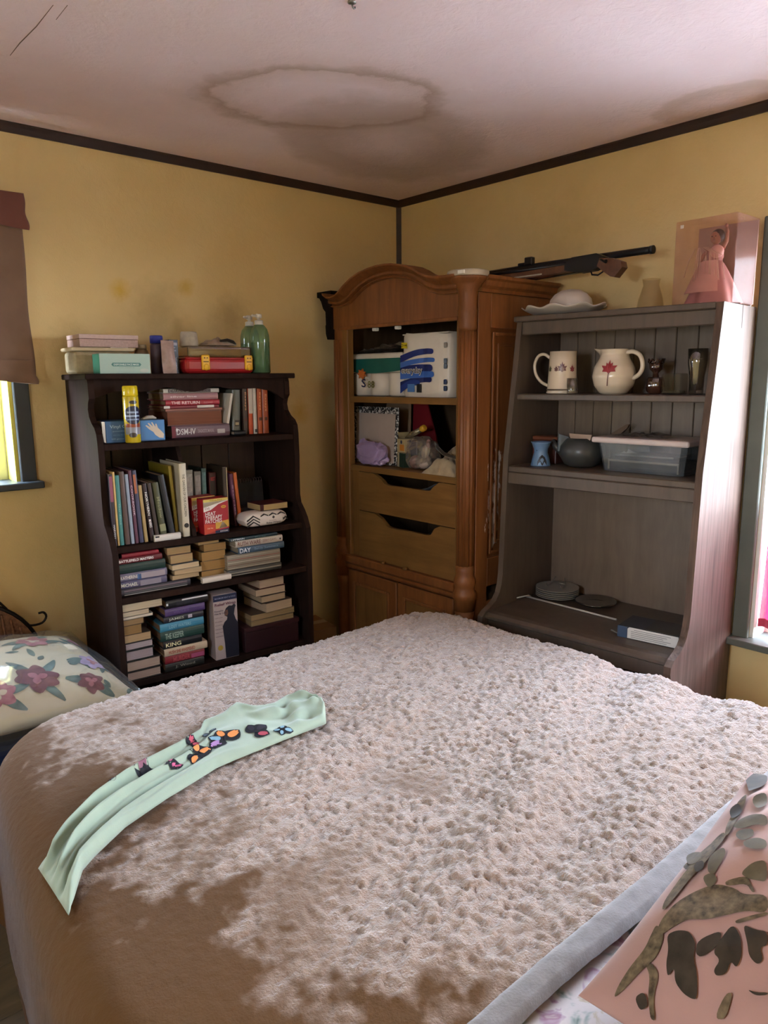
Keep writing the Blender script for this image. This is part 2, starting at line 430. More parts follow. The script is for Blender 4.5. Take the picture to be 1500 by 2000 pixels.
# windows: casing, sill, jamb lining, sash bars, pane
M_JAMB = plain('#d8cf5a', 0.55, 0.1)
def window(name, F, w0, w1, z0, z1, sill_over):
    """Built in a frame whose x runs along the wall and whose +y goes out through it."""
    root = bpy.data.objects.new(name, None); COL.objects.link(root); put(root, F, (0, 0, 0)); root['kind'] = 'structure'
    c = .052
    mb = MB(); mb.box(w1, w1+c, -.02, 0, z0, z1+c, .003); mb.box(w0-c, w0, -.02, 0, z0, z1+c, .003); mb.box(w0, w1, -.02, 0, z1, z1+c, .003)
    cm = M_SLATE if name == 'window_1' else M_SLATE_GLARE
    struct('window_frame', mb, cm, root)
    struct('window_sill', MB().box(w0-c-sill_over, w1+c+sill_over, -.06, T-.06, z0-.020, z0+.004, .003), cm, root)
    mb = MB(); mb.box(w0, w0+.012, 0, T-.04, z0, z1); mb.box(w1-.012, w1, 0, T-.04, z0, z1); mb.box(w0+.012, w1-.012, 0, T-.04, z1-.012, z1)
    struct('jamb', mb, M_JAMB if name == 'window_1' else M_WHITE, root)
    mb = MB(); zm = (z0+z1)/2; s = .035
    for a, b_ in ((w0+.012, w0+.012+s), (w1-.012-s, w1-.012)): mb.box(a, b_, T-.06, T-.025, z0, z1-.012)
    for a, b_ in ((z0, z0+s), (zm-s/2, zm+s/2), (z1-.012-s, z1-.012)): mb.box(w0+.012+s, w1-.012-s, T-.06, T-.025, a, b_)
    struct('sash', mb, M_WHITE, root)
    for a, b_ in ((z0+s, zm-s/2), (zm+s/2, z1-.012-s)):
        struct('pane', MB().box(w0+.012+s, w1-.012-s, T-.045, T-.041, a, b_), M_GLASS, root)
    return root
window('window_1', WORLD, *W1, .012)
window('window_2', frame(0, 0, -90), -W2[1], -W2[0], W2[2], W2[3], .012)
window('fill_window', frame(X0, 0, 90), W_FILL[0], W_FILL[1], W_FILL[2], W_FILL[3], .012)  # added out of view to brighten the hutch and armoire fronts
# outside: ground below the windows, greyed to keep its bounce light neutral
def mat_ground():
    m, n, l, b = base_mat('grey_ground', 0.9)
    f = noise(n, l, coords(n, l), 3, 5); r = ramp(n, [(0.3, '#7a7a74'), (0.7, '#a09e98')]); l.new(f, r.inputs[0]); l.new(r.outputs[0], b.inputs['Base Color']); return m
def mat_hedge():
    m, n, l, b = base_mat('hedge_green', 0.9)
    f = noise(n, l, coords(n, l), 14, 5); r = ramp(n, [(0.3, '#3d5626'), (0.7, '#86964e')]); l.new(f, r.inputs[0]); l.new(r.outputs[0], b.inputs['Base Color']); bump(n, l, b, f, 1, .05); return m
def hg(u, v):
    x = -4.5+6.0*u; z = -.5+3.0*v
    return (x, 1.9 + .5*v*v + .16*vn(x*3, z*3, 5) + .08*vn(x*9, z*9, 6), z)
struct('sky_block_hedge', MB().grid(hg, 70, 40), mat_hedge())  # hedge added to block sky and green the light at window_1
struct('outside_ground', MB().box(-30, 30, -30, 30, -.6, -.5), mat_ground())

# ceiling hook
t = thing('ceiling_hook', 'small metal hook screwed into the ceiling above the bed', 'hook', WORLD, (-1.393, -1.366, 2.44))
M_STEEL = plain('#8d8a84', 0.35, 0.1, 0.5, 0.9)
obj('plate', MB().lathe([(.010, 0), (.010, -.003), (.004, -.005)], 14), M_STEEL, t)
obj('hook', MB().tube([(0, 0, -.003), (0, 0, -.007), (.002, 0, -.011), (.006, 0, -.013), (.009, 0, -.011), (.009, 0, -.008)], .0018, 6), M_STEEL, t)

# curtains
M_CURT = fabric('brown_curtain_cloth', '#725a4a', '#806654', 0.85, 220, 0.3, 0.25, 6)
M_CURTT = fabric('red_brown_curtain_cloth', '#6a4239', '#774c41', 0.85, 220, 0.3, 0.25, 6)
t = thing('brown_curtain', 'brown cloth curtain with a folded top band over the dark window', 'curtain', WORLD, (-2.24, -.05, 2.15))
def curt(z0, z1, xr0, xr1, amp, yoff):
    # z0 top, z1 bottom; right edge runs xr0 -> xr1
    nu, nv = 90, 30
    u = np.linspace(0, 1, nu)[:, None]; v = np.linspace(0, 1, nv)[None, :]
    xr = xr0 + (xr1-xr0)*v + .006*np.sin(v*9)*v; xl = -2.76 + 0*v
    x = xl + (xr-xl)*u
    a = amp*(0.35+0.65*v)
    y = yoff - a*(np.sin(u*31+1.2)+.5*np.sin(u*57+v*1.5)) - .012*v
    z = z0 + (z1-z0)*v + .008*np.sin(u*17)*v*v + 0*u
    return np.stack([x+2.24, y+.05, z-2.15], -1)
o = obj('drop', np_grid_mesh('drop', curt(2.13, 1.595, -1.764, -1.772, .008, -.055)), M_CURT, t)
o.modifiers.new('Solidify', 'SOLIDIFY').thickness = .002
o = obj('top_band', np_grid_mesh('top_band', curt(2.208, 2.098, -1.753, -1.752, .003, -.066)), M_CURTT, t)
o.modifiers.new('Solidify', 'SOLIDIFY').thickness = .003
P = curt(1.665, 1.591, -1.770, -1.769, .008, -.0705); obj('hem', np_grid_mesh('hem', P), M_CURT, t).modifiers.new('Solidify', 'SOLIDIFY').thickness = .003
obj('curtain_rod', MB().tube([(-.55, .025, .03), (.47, .025, .03)], .007, 8), M_STEEL, t)
t = thing('red_curtain', 'sheer rosy red cafe curtain hanging in the bright window', 'curtain', WORLD, (.03, -2.29, 1.36))
M_REDC = translucent('rosy_sheer', '#a82444', 0.4, 0.06)
def rc(u, v):
    y = .465 - u*.93; z = -.62 + .42*v
    return (.0 + .010*math.sin(u*75) + .004*math.sin(u*140+v*3), y + .01*(1-v), z)
obj('drop', MB().grid(rc, 110, 14), M_REDC, t)
obj('hem', MB().grid(lambda u, v: (.0-.003 + .010*math.sin(u*75) + .004*math.sin(u*140), .466-u*.932+.01, -.63+.03*v), 110, 3), plain('#a83248', 0.8), t)
obj('curtain_rod', MB().tube([(0, -.46, -.195), (0, .46, -.195)], .006, 8), M_WHITE, t)
# ------------------------------------------------------------------ bookcase
M_BK = wood('espresso_wood', '#221713', '#30221d', 0.62, (1, 1, 0.15), 30, 0.05)
M_BKB = wood('espresso_back', '#3a2822', '#4a352c', 0.5, (1, 1, 0.12), 34, 0.4)
bk = thing('bookcase', 'dark espresso wooden bookcase with scalloped apron crammed with books', 'bookcase', BK)
prof = [(0, 0), (0, 1.597), (-.285, 1.597), (-.29, 1.585), (-.292, 1.535), (-.278, 1.52), (-.270, 1.50), (-.278, 1.475), (-.30, 1.455), (-.33, 1.44), (-.347, 1.42), (-.352, 1.39), (-.355, 1.30), (-.352, 1.22), (-.352, 1.15),
        (-.36, 1.12), (-.385, 1.095), (-.405, 1.07), (-.425, 1.03), (-.428, .95), (-.428, .60), (-.42, .1), (-.42, 0)]
for x in (0, .732): obj('side_panel', MB().prism(prof, 'x', x, x+.02), M_BK, bk)
obj('top_board', MB().box(-.012, .766, -.315, 0, 1.597, 1.616, .003), M_BK, bk)
ap = [(.02, 1.597), (.02, 1.535), (.08, 1.556), (.13, 1.560), (.165, 1.556), (.20, 1.555), (.235, 1.562), (.27, 1.570), (.30, 1.564), (.335, 1.555), (.37, 1.552), (.40, 1.556), (.435, 1.570), (.47, 1.568), (.51, 1.560), (.56, 1.560), (.62, 1.561), (.67, 1.552), (.70, 1.536), (.732, 1.515), (.732, 1.597)]
obj('apron', MB().prism(ap, 'y', -.285, -.268), M_BK, bk)
for i in range(6):
    a = .02 + i*.1187
    obj('back_board', MB().box(a+.001, a+.1177, -.010, -.002, .05, 1.597, .0025), M_BKB, bk)
for z, d in ((1.387, .345), (1.047, .395), (.877, .42), (.577, .415), (.28, .41)):
    obj('shelf', MB().box(.0205, .7315, -d, -.0105, z-.022, z, .002), M_BK, bk)
dv = [(-.011, 1.048), (-.011, 1.364), (-.26, 1.364), (-.27, 1.345), (-.285, 1.32), (-.30, 1.27), (-.31, 1.2), (-.33, 1.12), (-.36, 1.09), (-.38, 1.075), (-.385, 1.048)]
obj('divider', MB().prism(dv, 'x', .294, .308), M_BK, bk)
dv2 = [(-.011, .578), (-.011, .65), (-.36, .65), (-.38, .62), (-.385, .578)]

# ------------------------------------------------------------------ armoire
M_PINE = wood('worn_pine', '#6e3f1d', '#8c562b', 0.5, (1, 1, 0.1), 36, 0.4, '#a08468', 0.25, 0.70)
M_PINEL = wood('bare_pine', '#6e4a22', '#875e30', 0.55, (1, 1, 0.1), 30, 0.3, None, 0.15)
M_PINEH = wood('bare_pine_across', '#6f4c24', '#866032', 0.5, (0.1, 1, 1), 30, 0.35, None, 0.12)
M_BURNT = wood('dark_unfinished_corner', '#120d0a', '#1d1511', 0.8, (1, 1, 0.2), 30, 0.1)
M_LINE = wood('armoire_lining', '#463320', '#55402c', 0.7, (1, 1, 0.2), 20, 0.2)
def pine_side():
    m, n, l, b = base_mat('pine_side_scuffed', 0.5, 0.4)
    f = noise(n, l, coords(n, l, (1, 1, .1)), 36, 6, .65, .6); r = ramp(n, [(.3, '#6a3c1c'), (.7, '#825028')]); l.new(f, r.inputs[0]); col = r.outputs[0]
    v = coords(n, l)
    fw = noise(n, l, coords(n, l, (2.0, 2.0, .8)), 16, 5, .6)
    for (y, z), (ry, rz), lo in (((-.355, 1.14), (.07, .20), .50), ((-.335, 1.02), (.06, .12), .47), ((-.33, 1.27), (.05, .08), .54)):
        mp = n.new('ShaderNodeMapping'); mp.vector_type = 'TEXTURE'; mp.inputs['Location'].default_value = (.95, y+.02, z); mp.inputs['Scale'].default_value = (10, ry, rz)
        tc = n.new('ShaderNodeTexCoord'); l.new(tc.outputs['Object'], mp.inputs[0]); ln = n.new('ShaderNodeVectorMath'); ln.operation = 'LENGTH'; l.new(mp.outputs[0], ln.inputs[0])
        k = math_n(n, l, 'SUBTRACT', 1.0, ln.outputs['Value'], True); k = math_n(n, l, 'MULTIPLY', k, .22)
        q = math_n(n, l, 'ADD', fw, k); rr = ramp(n, [(lo+.12, (0, 0, 0, 1)), (lo+.17, (1, 1, 1, 1))]); l.new(q, rr.inputs[0]); kk = math_n(n, l, 'MULTIPLY', rr.outputs[0], math_n(n, l, 'GREATER_THAN', k, .01))
        col = mixc(n, l, kk, col, '#d3c2b4')
    l.new(col, b.inputs['Base Color']); bump(n, l, b, f, .2, .002); return m
M_PSIDE = pine_side()
ar = thing('armoire', 'worn pine armoire with arched top and missing doors in the room corner', 'armoire', AR)
Fd = -.48
# carcass
mb = MB(); mb.box(.135, .155, Fd+.03, -.002, .0, 1.90); mb.box(.155, .945, -.02, -.002, .0, 1.9); mb.box(.155, .945, Fd+.06, -.02, 1.86, 1.9); mb.box(.155, .945, Fd+.05, -.02, .72, .745)
obj('carcass', mb, M_LINE, ar)
obj('lining', MB().box(.925, .933, Fd+.04, -.021, .746, 1.858), M_LINE, ar)
# scuffed right side: frame boards and a recessed moulded panel
sx0, sx1 = .935, .957
mb = MB(); mb.box(sx0, sx1, Fd+.045, Fd+.115, .0, 1.90, .002); mb.box(sx0, sx1, -.085, -.002, 0, 1.90, .002); mb.box(sx0, sx1, Fd+.115, -.085, 1.775, 1.90, .002); mb.box(sx0, sx1, Fd+.115, -.085, .78, .895, .002); mb.box(sx0, sx1, Fd+.115, -.085, 0, .09, .002); mb.box(sx0, sx1, Fd+.115, -.085, .66, .72, .002)
obj('side_frame', mb, M_PSIDE, ar)
obj('side_panel', MB().box(sx0+.003, sx1-.010, Fd+.115, -.085, .895, 1.775), M_PSIDE, ar)
def ring(x, d0, d1, z0, z1, w, h):
    mb = MB()
    for a, b_, c, e in ((d0, d0+w, z0, z1), (d1-w, d1, z0, z1), (d0+w, d1-w, z0, z0+w), (d0+w, d1-w, z1-w, z1)):
        mb.box(x, x+h, a, b_, c, e, min(w, h)*.45, 2)
    return mb
obj('side_moulding', ring(sx1-.008, Fd+.130, -.10, .91, 1.76, .012, .007), M_PINE, ar)
obj('side_moulding', ring(sx1-.010, Fd+.165, -.135, .95, 1.72, .010, .005), M_PINE, ar)
obj('side_panel', MB().box(sx0+.003, sx1-.010, Fd+.115, -.085, .09, .66), M_PSIDE, ar)
# face frame
mb = MB(); mb.box(.205, .245, Fd, Fd+.035, .745, 1.81, .003); obj('stile', mb, M_PINEL, ar)
obj('stile', MB().box(.889, .905, Fd, Fd+.035, .745, 1.81, .003), M_PINEL, ar)
obj('stile', MB().box(.145, .205, Fd+.005, Fd+.035, .0, 1.90, .004), M_PINE, ar)
obj('stile', MB().box(.905, .945, Fd+.01, Fd+.04, .0, 1.90, .003), M_PINE, ar)
# fascia under the arch
outer = [(.145, 1.958), (.168, 1.942), (.20, 1.938), (.227, 1.941), (.258, 1.957), (.291, 1.978), (.34, 2.002), (.393, 2.019), (.45, 2.029), (.504, 2.034), (.555, 2.034), (.595, 2.031), (.64, 2.023), (.681, 2.013), (.72, 1.997), (.751, 1.980), (.79, 1.966), (.831, 1.959), (.883, 1.957), (.93, 1.957)]
inner = [(.145, 1.902), (.168, 1.902), (.20, 1.900), (.23, 1.901), (.27, 1.908), (.31, 1.930), (.36, 1.957), (.405, 1.972), (.455, 1.982), (.505, 1.985), (.55, 1.984), (.595, 1.979), (.635, 1.970), (.675, 1.956), (.715, 1.936), (.755, 1.914), (.795, 1.901), (.835, 1.896), (.883, 1.895), (.93, 1.895)]
fas = [(.145, 1.808), (.905, 1.808)] + [(.905, 1.895)] + [p for p in reversed(inner) if p[0] < .9]
obj('fascia', MB().prism(fas, 'y', Fd+.002, Fd+.03), M_PINE, ar)
obj('apron_bead', MB().box(.20, .90, Fd-.008, Fd+.01, 1.800, 1.814, .004, 2), M_PINE, ar)
def arch():
    prof = [(.02, .0), (-.004, .0), (-.012, .05), (-.004, .16), (-.004, .22), (-.024, .27), (-.026, .46), (-.022, .52), (-.040, .70), (-.054, .82), (-.058, .88), (-.058, 1.0), (.03, 1.0)]
    mb = MB(); b = mb.bm; rows = []
    for (xo, zo), (xi, zi) in zip(outer, inner):
        rows.append([b.verts.new((xi+(xo-xi)*t, Fd+d, zi+(zo-zi)*t)) for d, t in prof])
    for i in range(len(rows)-1):
        for k in range(len(prof)-1):
            f = b.faces.new((rows[i][k], rows[i+1][k], rows[i+1][k+1], rows[i][k+1])); f.smooth = k in (2, 3, 5, 6)
        b.faces.new((rows[i][0], rows[i][-1], rows[i+1][-1], rows[i+1][0]))
    b.faces.new(rows[0]); b.faces.new(rows[-1][::-1])
    return mb
obj('arched_cornice', arch(), M_PINE, ar, recalc=True)
obj('top_board', MB().box(.13, .965, Fd+.03, -.002, 1.90, 1.952, .003), M_PINEL, ar)
cp = [(.957, 1.900), (.965, 1.900), (.968, 1.912), (.982, 1.92), (.988, 1.938), (1.0, 1.944), (1.0, 1.956), (.957, 1.956)]
obj('side_cornice', MB().prism([(x, z) for x, z in cp], 'y', Fd+.05, -.002), M_PINE, ar)
# corner columns with reeding; the far corner has lost its capital
def column(x):
    t0 = bpy.data.objects.new('column', None); COL.objects.link(t0); t0.parent = ar
    c = (x, Fd+.018, 0)
    obj('shaft', MB().lathe([(.033, .88), (.031, 1.76)], 72, c, 12, .07), M_PINE, t0)
    obj('column_base', MB().lathe([(.040, .70), (.042, .745), (.046, .75), (.046, .77), (.038, .785), (.040, .80), (.044, .815), (.040, .83), (.034, .845), (.037, .86), (.034, .88)], 28, c), M_PINE, t0)
    obj('column_foot', MB().lathe([(.045, .0), (.045, .12), (.036, .14), (.034, .66), (.040, .70)], 28, c), M_PINE, t0)
    return t0, c
t0, c = column(.928)
obj('column_capital', MB().lathe([(.031, 1.76), (.036, 1.775), (.034, 1.79), (.036, 1.815), (.039, 1.83), (.033, 1.845), (.034, 1.885), (.038, 1.903), (.046, 1.914), (.048, 1.922), (.058, 1.930), (.068, 1.940), (.072, 1.946), (.072, 1.950)], 32, c), M_PINE, t0)
obj('cap_top', MB().lathe([(.074, 1.950), (.076, 1.954), (.076, 1.968), (.073, 1.971)], 32, c), plain('#b3a590', 0.6, 0.3), t0, label='pale worn disc on top of the capital')
obj('cap_label', MB().box(c[0]+.018, c[0]+.045, c[1]-.0745, c[1]-.066, 1.954, 1.966), plain('#e0dcd0', 0.5), t0)
t0, c = column(.178)
br = [(.045, 1.973), (.045, 1.95), (.062, 1.946), (.075, 1.93), (.088, 1.90), (.105, 1.885), (.107, 1.83), (.103, 1.825), (.105, 1.79), (.115, 1.765), (.135, 1.765), (.146, 1.79), (.146, 1.973)]
obj('bare_corner_block', MB().prism(br, 'y', Fd-.01, Fd+.07), M_BURNT, ar, label='dark unfinished block where the capital is missing')
# shelves, drawers, belt, doors
for zz in (1.492, 1.192): obj('shelf', MB().prism([(.246, Fd+.010), (.888, Fd+.010), (.888, Fd+.042), (.924, Fd+.042), (.924, -.021), (.156, -.021), (.156, Fd+.037), (.246, Fd+.037)], 'z', zz, zz+.025), M_PINEH, ar)
obj('shelf_bracket', MB().box(.249, .30, Fd+.012, Fd+.03, .80, 1.192), M_PINEL, ar)
def drawer(pts, z0, z1):
    d = obj('drawer', MB().prism(pts, 'y', Fd+.004, Fd+.022), M_PINEH, ar)
    mb = MB(); mb.box(.305, .318, Fd+.022, -.05, z0+.01, z1-.02); mb.box(.872, .885, Fd+.022, -.05, z0+.01, z1-.02); mb.box(.318, .872, -.06, -.05, z0+.01, z1-.02); mb.box(.318, .872, Fd+.022, -.06, z0+.01, z0+.018)
    obj('drawer_box', mb, M_LINE, d)
drawer([(.302, 1.021), (.888, 1.021), (.888, 1.190), (.80, 1.190), (.768, 1.170), (.752, 1.154), (.735, 1.150), (.50, 1.148), (.478, 1.152), (.46, 1.165), (.44, 1.176), (.405, 1.190), (.302, 1.190)], 1.02, 1.19)
drawer([(.302, .808), (.888, .808), (.888, 1.017), (.808, 1.017), (.775, 1.003), (.755, .975), (.735, .970), (.515, .966), (.49, .970), (.47, .985), (.45, 1.0), (.41, 1.016), (.302, 1.016)], .81, 1.01)
def belt(z, zz, px):
    return MB().prism([(Fd+.03, z), (Fd-.006, z), (Fd-.010, z+.008), (Fd-.004, z+.016), (Fd-px, z+.03), (Fd-px, zz-.006), (Fd-px+.006, zz), (Fd+.03, zz)], 'x', .20, .90)
obj('belt_moulding', belt(.745, .806, .018), M_PINE, ar)
for x0, x1 in ((.225, .553), (.560, .885)):
    d = obj('door', MB().box(x0, x1, Fd-.002, Fd+.02, .09, .735, .004), M_PINE, ar)
    obj('door_panel', MB().box(x0+.055, x1-.055, Fd-.004, Fd+.0, .16, .67, .003), M_PINEL, d)
    mb = MB()
    for a, b_, c_, e_ in ((x0+.04, x0+.055, .145, .685), (x1-.055, x1-.04, .145, .685), (x0+.055, x1-.055, .145, .16), (x0+.055, x1-.055, .67, .685)):
        mb.box(a, b_, Fd-.011, Fd-.001, c_, e_, .004, 2)
    obj('door_moulding', mb, M_PINE, d)
obj('plinth', MB().box(.15, .945, Fd-.012, Fd+.02, 0, .085, .004), M_PINE, ar)
for x in (.405, .545): obj('door_catch', MB().box(x-.011, x+.011, Fd+.012, Fd+.035, 1.788, 1.802, .003), M_WHITE, ar, label='white plastic door catch')
for x in (.48, .62): obj('door_catch', MB().box(x-.009, x+.009, Fd-.02, Fd-.004, .806, .818, .003), M_PINEL, ar)

# ------------------------------------------------------------------ hutch
def mat_hutch(name, c1, c2, rough, coat=0.0):
    m = wood(name, c1, c2, rough, (1, 1, .12), 34, 0.5, None, 0.1)
    m.node_tree.nodes['Principled BSDF'].inputs['Coat Weight'].default_value = coat
    m.node_tree.nodes['Principled BSDF'].inputs['Coat Roughness'].default_value = 0.25
    return m
M_HU = mat_hutch('hutch_wood', '#4a3d33', '#5a4b3f', 0.42)
M_HUB = mat_hutch('hutch_back_wood', '#6c5b4d', '#7b6a5b', 0.45)  # hutch browns lifted, a hazy veil of glare put into the colour
M_HUS = wood('hutch_side_veneer', '#44352b', '#665347', 0.66, (1, 1, .04), 60, 0.16, '#a39486', 0.15, 0.72)
hu = thing('hutch', 'dark wooden hutch with open shelves and a shallow desk beside the window', 'hutch', HU)
sp = [(0, 0), (0, 1.811), (-.287, 1.811), (-.30, 1.72), (-.32, 1.58), (-.345, 1.42), (-.363, 1.30), (-.372, 1.10), (-.378, .95), (-.383, .86), (-.390, .82), (-.402, .79), (-.425, .765), (-.455, .750), (-.49, .738), (-.512, .722), (-.514, .70), (-.508, .68), (-.50, .60), (-.49, 0)]
obj('window_side_panel', MB().prism(sp, 'x', -.022, 0), M_HUS, hu, label='sun-bleached side panel facing the window')
obj('split', MB().prism([(-.120, 1.812), (-.128, 1.812), (-.125, 1.74)], 'x', -.01, .0006), plain('#3b2a20', 0.9), hu, label='crack running down from the top edge')
spl = [(d*.97, z) for d, z in sp]
obj('side_panel', MB().prism(spl, 'x', -.735, -.713), M_HU, hu)
obj('top_board', MB().box(-.745, -.022, -.29, 0, 1.792, 1.812, .003), M_HU, hu)
obj('top_rail', MB().box(-.713, -.022, -.282, -.262, 1.745, 1.792, .003), M_HU, hu)
for i in range(9):
    a = -.713 + i*.0768
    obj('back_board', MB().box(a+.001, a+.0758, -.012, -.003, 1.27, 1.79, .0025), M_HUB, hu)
for z, d in ((1.533, .305), (1.270, .35)):
    obj('shelf', MB().box(-.7125, -.0225, -d, -.0125, z-.022, z, .003), M_HU, hu)
obj('shelf_rail', MB().box(-.7125, -.0225, -.352, -.335, 1.205, 1.248, .003), M_HU, hu)
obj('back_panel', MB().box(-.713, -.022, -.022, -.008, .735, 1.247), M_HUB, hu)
ds = [(-.012, .71), (-.012, .735), (-.445, .735), (-.465, .732), (-.478, .722), (-.478, .712), (-.465, .706), (-.44, .704)]
obj('desk_top', MB().prism(ds, 'x', -.7128, -.0222), M_HU, hu)
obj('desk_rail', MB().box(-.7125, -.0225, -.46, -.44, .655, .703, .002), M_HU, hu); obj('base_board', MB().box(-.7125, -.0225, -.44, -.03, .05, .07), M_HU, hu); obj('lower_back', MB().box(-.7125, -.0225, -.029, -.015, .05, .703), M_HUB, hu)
for x0, x1 in ((-.71, -.372), (-.366, -.026)):
    d = obj('drawer', MB().box(x0, x1, -.474, -.452, .42, .652, .006, 2), M_HU, hu)
    obj('knob', MB().lathe([(.008, 0), (.007, .012), (.016, .02), (.014, .03), (.002, .033)], 16, ((x0+x1)/2, 0, 0), M=Matrix.Translation((0, -.474, .54)) @ Matrix.Rotation(R(90), 4, 'X')), M_STEEL, d)
    obj('door', MB().box(x0, x1, -.474, -.452, .08, .412, .006, 2), M_HU, hu)
# ------------------------------------------------------------------ bed
ZT = .755
BX0, BX1, BYH, BYF = -2.335, -.640, -2.292, -.862        # blanket outline on top: sides, fold edge, foot
RB, RC = .095, .13
def bed_left(y): return BX0 - .012 + .135*np.clip(np.minimum(y, -1.0)+1.9, 0, 1)
def bed_top(x, y):
    """Height of the blanket's upper side without its pile (numpy arrays)."""
    s = RB + RC
    px = np.clip(x, bed_left(y)+s, BX1-s); py = np.minimum(y, BYF-s)
    dd = np.maximum(np.hypot(x-px, y-py) - RC, 0)
    a = np.arcsin(np.clip(dd/RB, 0, 1)); drop = RB*(1-np.cos(a))
    lowf = .010*vnoise(x*1.6+3, y*1.6, 3) + .005*vnoise(x*4, y*4, 5)
    k = np.clip((x+2.15)/.4, 0, 1)*np.clip((-1.30-y)/.35, 0, 1)
    ridge = .016*vnoise((x+.45*y)*1.3, (y-.30*x)*8.5, 11)*k
    k2 = np.clip((y+1.6)/.3, 0, 1)*np.clip((-1.9-x)/-.3, 0, 1)
    foot = .006*vnoise(x*2+9, y*5, 17)*np.clip((y+1.3)/.4, 0, 1)
    return ZT - drop + lowf + ridge + foot
bed = thing('bed', 'large bed under a plush beige blanket, foot towards the bookcase', 'bed', WORLD, (-1.48, -1.9, 0))
M_MATT = fabric('mattress_ticking', '#cfc8bc', None, 0.9)
def local(mb): bmesh.ops.translate(mb.bm, verts=mb.bm.verts, vec=(1.48, 1.9, 0)); return mb
obj('mattress', local(MB().box(-2.16, -.69, -2.97, -.925, .43, .715, .06, 3)), M_MATT, bed)
obj('box_spring', local(MB().box(-2.04, -.72, -2.96, -1.02, .17, .429, .02, 2)), M_MATT, bed)
for x in (-1.98, -.78):
    for y in (-2.85, -1.08): obj('leg', local(MB().lathe([(.02, 0), (.028, .17)], 12, (x, y, 0))), M_TRIM, bed)

def blanket_grid():
    st = .0048
    u = np.arange(BX0+RB-.78, BX1-RB+.55, st); v = np.arange(BYH, BYF-RB+.80, st)
    U, V = np.meshgrid(u, v, indexing='ij')
    s = RB + RC
    px = np.clip(U, bed_left(V)+s, BX1-s); py = np.minimum(V, BYF-s)
    # inner rectangle (flat): points inside keep still
    nx, ny = U-px, V-py; d = np.hypot(nx, ny); dn = np.maximum(d, 1e-9); nx, ny = nx/dn, ny/dn
    dd = np.maximum(d-RC, 0)
    a = np.minimum(dd/RB, PI/2); f = RB*np.sin(a); g = RB*(1-np.cos(a)); ex = np.maximum(dd-RB*PI/2, 0)
    ex = np.minimum(ex, np.where(nx > .5, .60, .315))
    corner = np.clip(4*np.abs(nx*ny), 0, 1)
    ang = np.arctan2(ny, nx)
    fold = (.5+.5*np.sin(ang*9+1.0))*corner*.10 + .022*vnoise(U*5, V*5, 23)*(1-corner)
    side = (nx > .5)                                  # wall-side drape hangs straight
    flare = np.where(side, 0.0, .02 + .10*corner) + fold*.8
    flare = np.where(side & (corner < .5), 0.02, flare)
    off = np.minimum(d, RC) + f + ex*flare
    drop = g + ex*np.sqrt(np.maximum(1-flare**2, .5))
    X = px+nx*off; Y = py+ny*off
    base = bed_top(X, Y); Z = np.where(d <= RC+RB*.9, base, ZT-drop + .004*vnoise(U*4, V*4, 5)*np.exp(-ex*6))
    # where the analytic top and drape meet, blend
    w = np.clip((dd-RB*.5)/(RB*.6), 0, 1); Z = base*(1-w) + (ZT-drop)*w
    Z = np.maximum(Z, .025)
    P = np.stack([X, Y, Z], -1)
    # surface normals
    du = np.gradient(P, axis=0); dv = np.gradient(P, axis=1); Nn = np.cross(du, dv); Nn /= np.maximum(np.linalg.norm(Nn, axis=-1, keepdims=True), 1e-9)
    # tufted pile, brushed flat towards the camera-side corner and the foot
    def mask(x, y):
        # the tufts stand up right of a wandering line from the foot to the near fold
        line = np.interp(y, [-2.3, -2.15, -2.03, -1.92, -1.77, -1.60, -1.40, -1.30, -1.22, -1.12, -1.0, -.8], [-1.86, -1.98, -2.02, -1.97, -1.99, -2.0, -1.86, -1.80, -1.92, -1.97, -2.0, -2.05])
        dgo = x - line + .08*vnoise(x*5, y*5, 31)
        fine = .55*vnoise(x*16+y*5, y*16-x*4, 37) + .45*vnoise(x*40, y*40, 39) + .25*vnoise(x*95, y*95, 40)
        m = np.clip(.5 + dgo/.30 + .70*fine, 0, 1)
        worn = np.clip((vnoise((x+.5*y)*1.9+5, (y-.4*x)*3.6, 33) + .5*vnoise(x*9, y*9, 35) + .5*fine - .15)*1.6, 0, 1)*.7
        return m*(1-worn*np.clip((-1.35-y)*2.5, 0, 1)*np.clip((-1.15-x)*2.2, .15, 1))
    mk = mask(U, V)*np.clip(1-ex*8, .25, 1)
    warp = vnoise(U*30, V*30, 41)*.4
    t1 = vnoise(U*88+warp, V*88+.6*warp, 43); t2 = vnoise(U*.8*170+V*.6*170, V*.8*170-U*.6*170+warp, 47)
    t1 = np.sign(t1)*np.abs(t1)**.8; pile = (.0044*t1 + .0030*t2)*(.10+.90*mk)
    P += Nn*pile[..., None]
    return P, mk, (t1*.6+t2*.4)
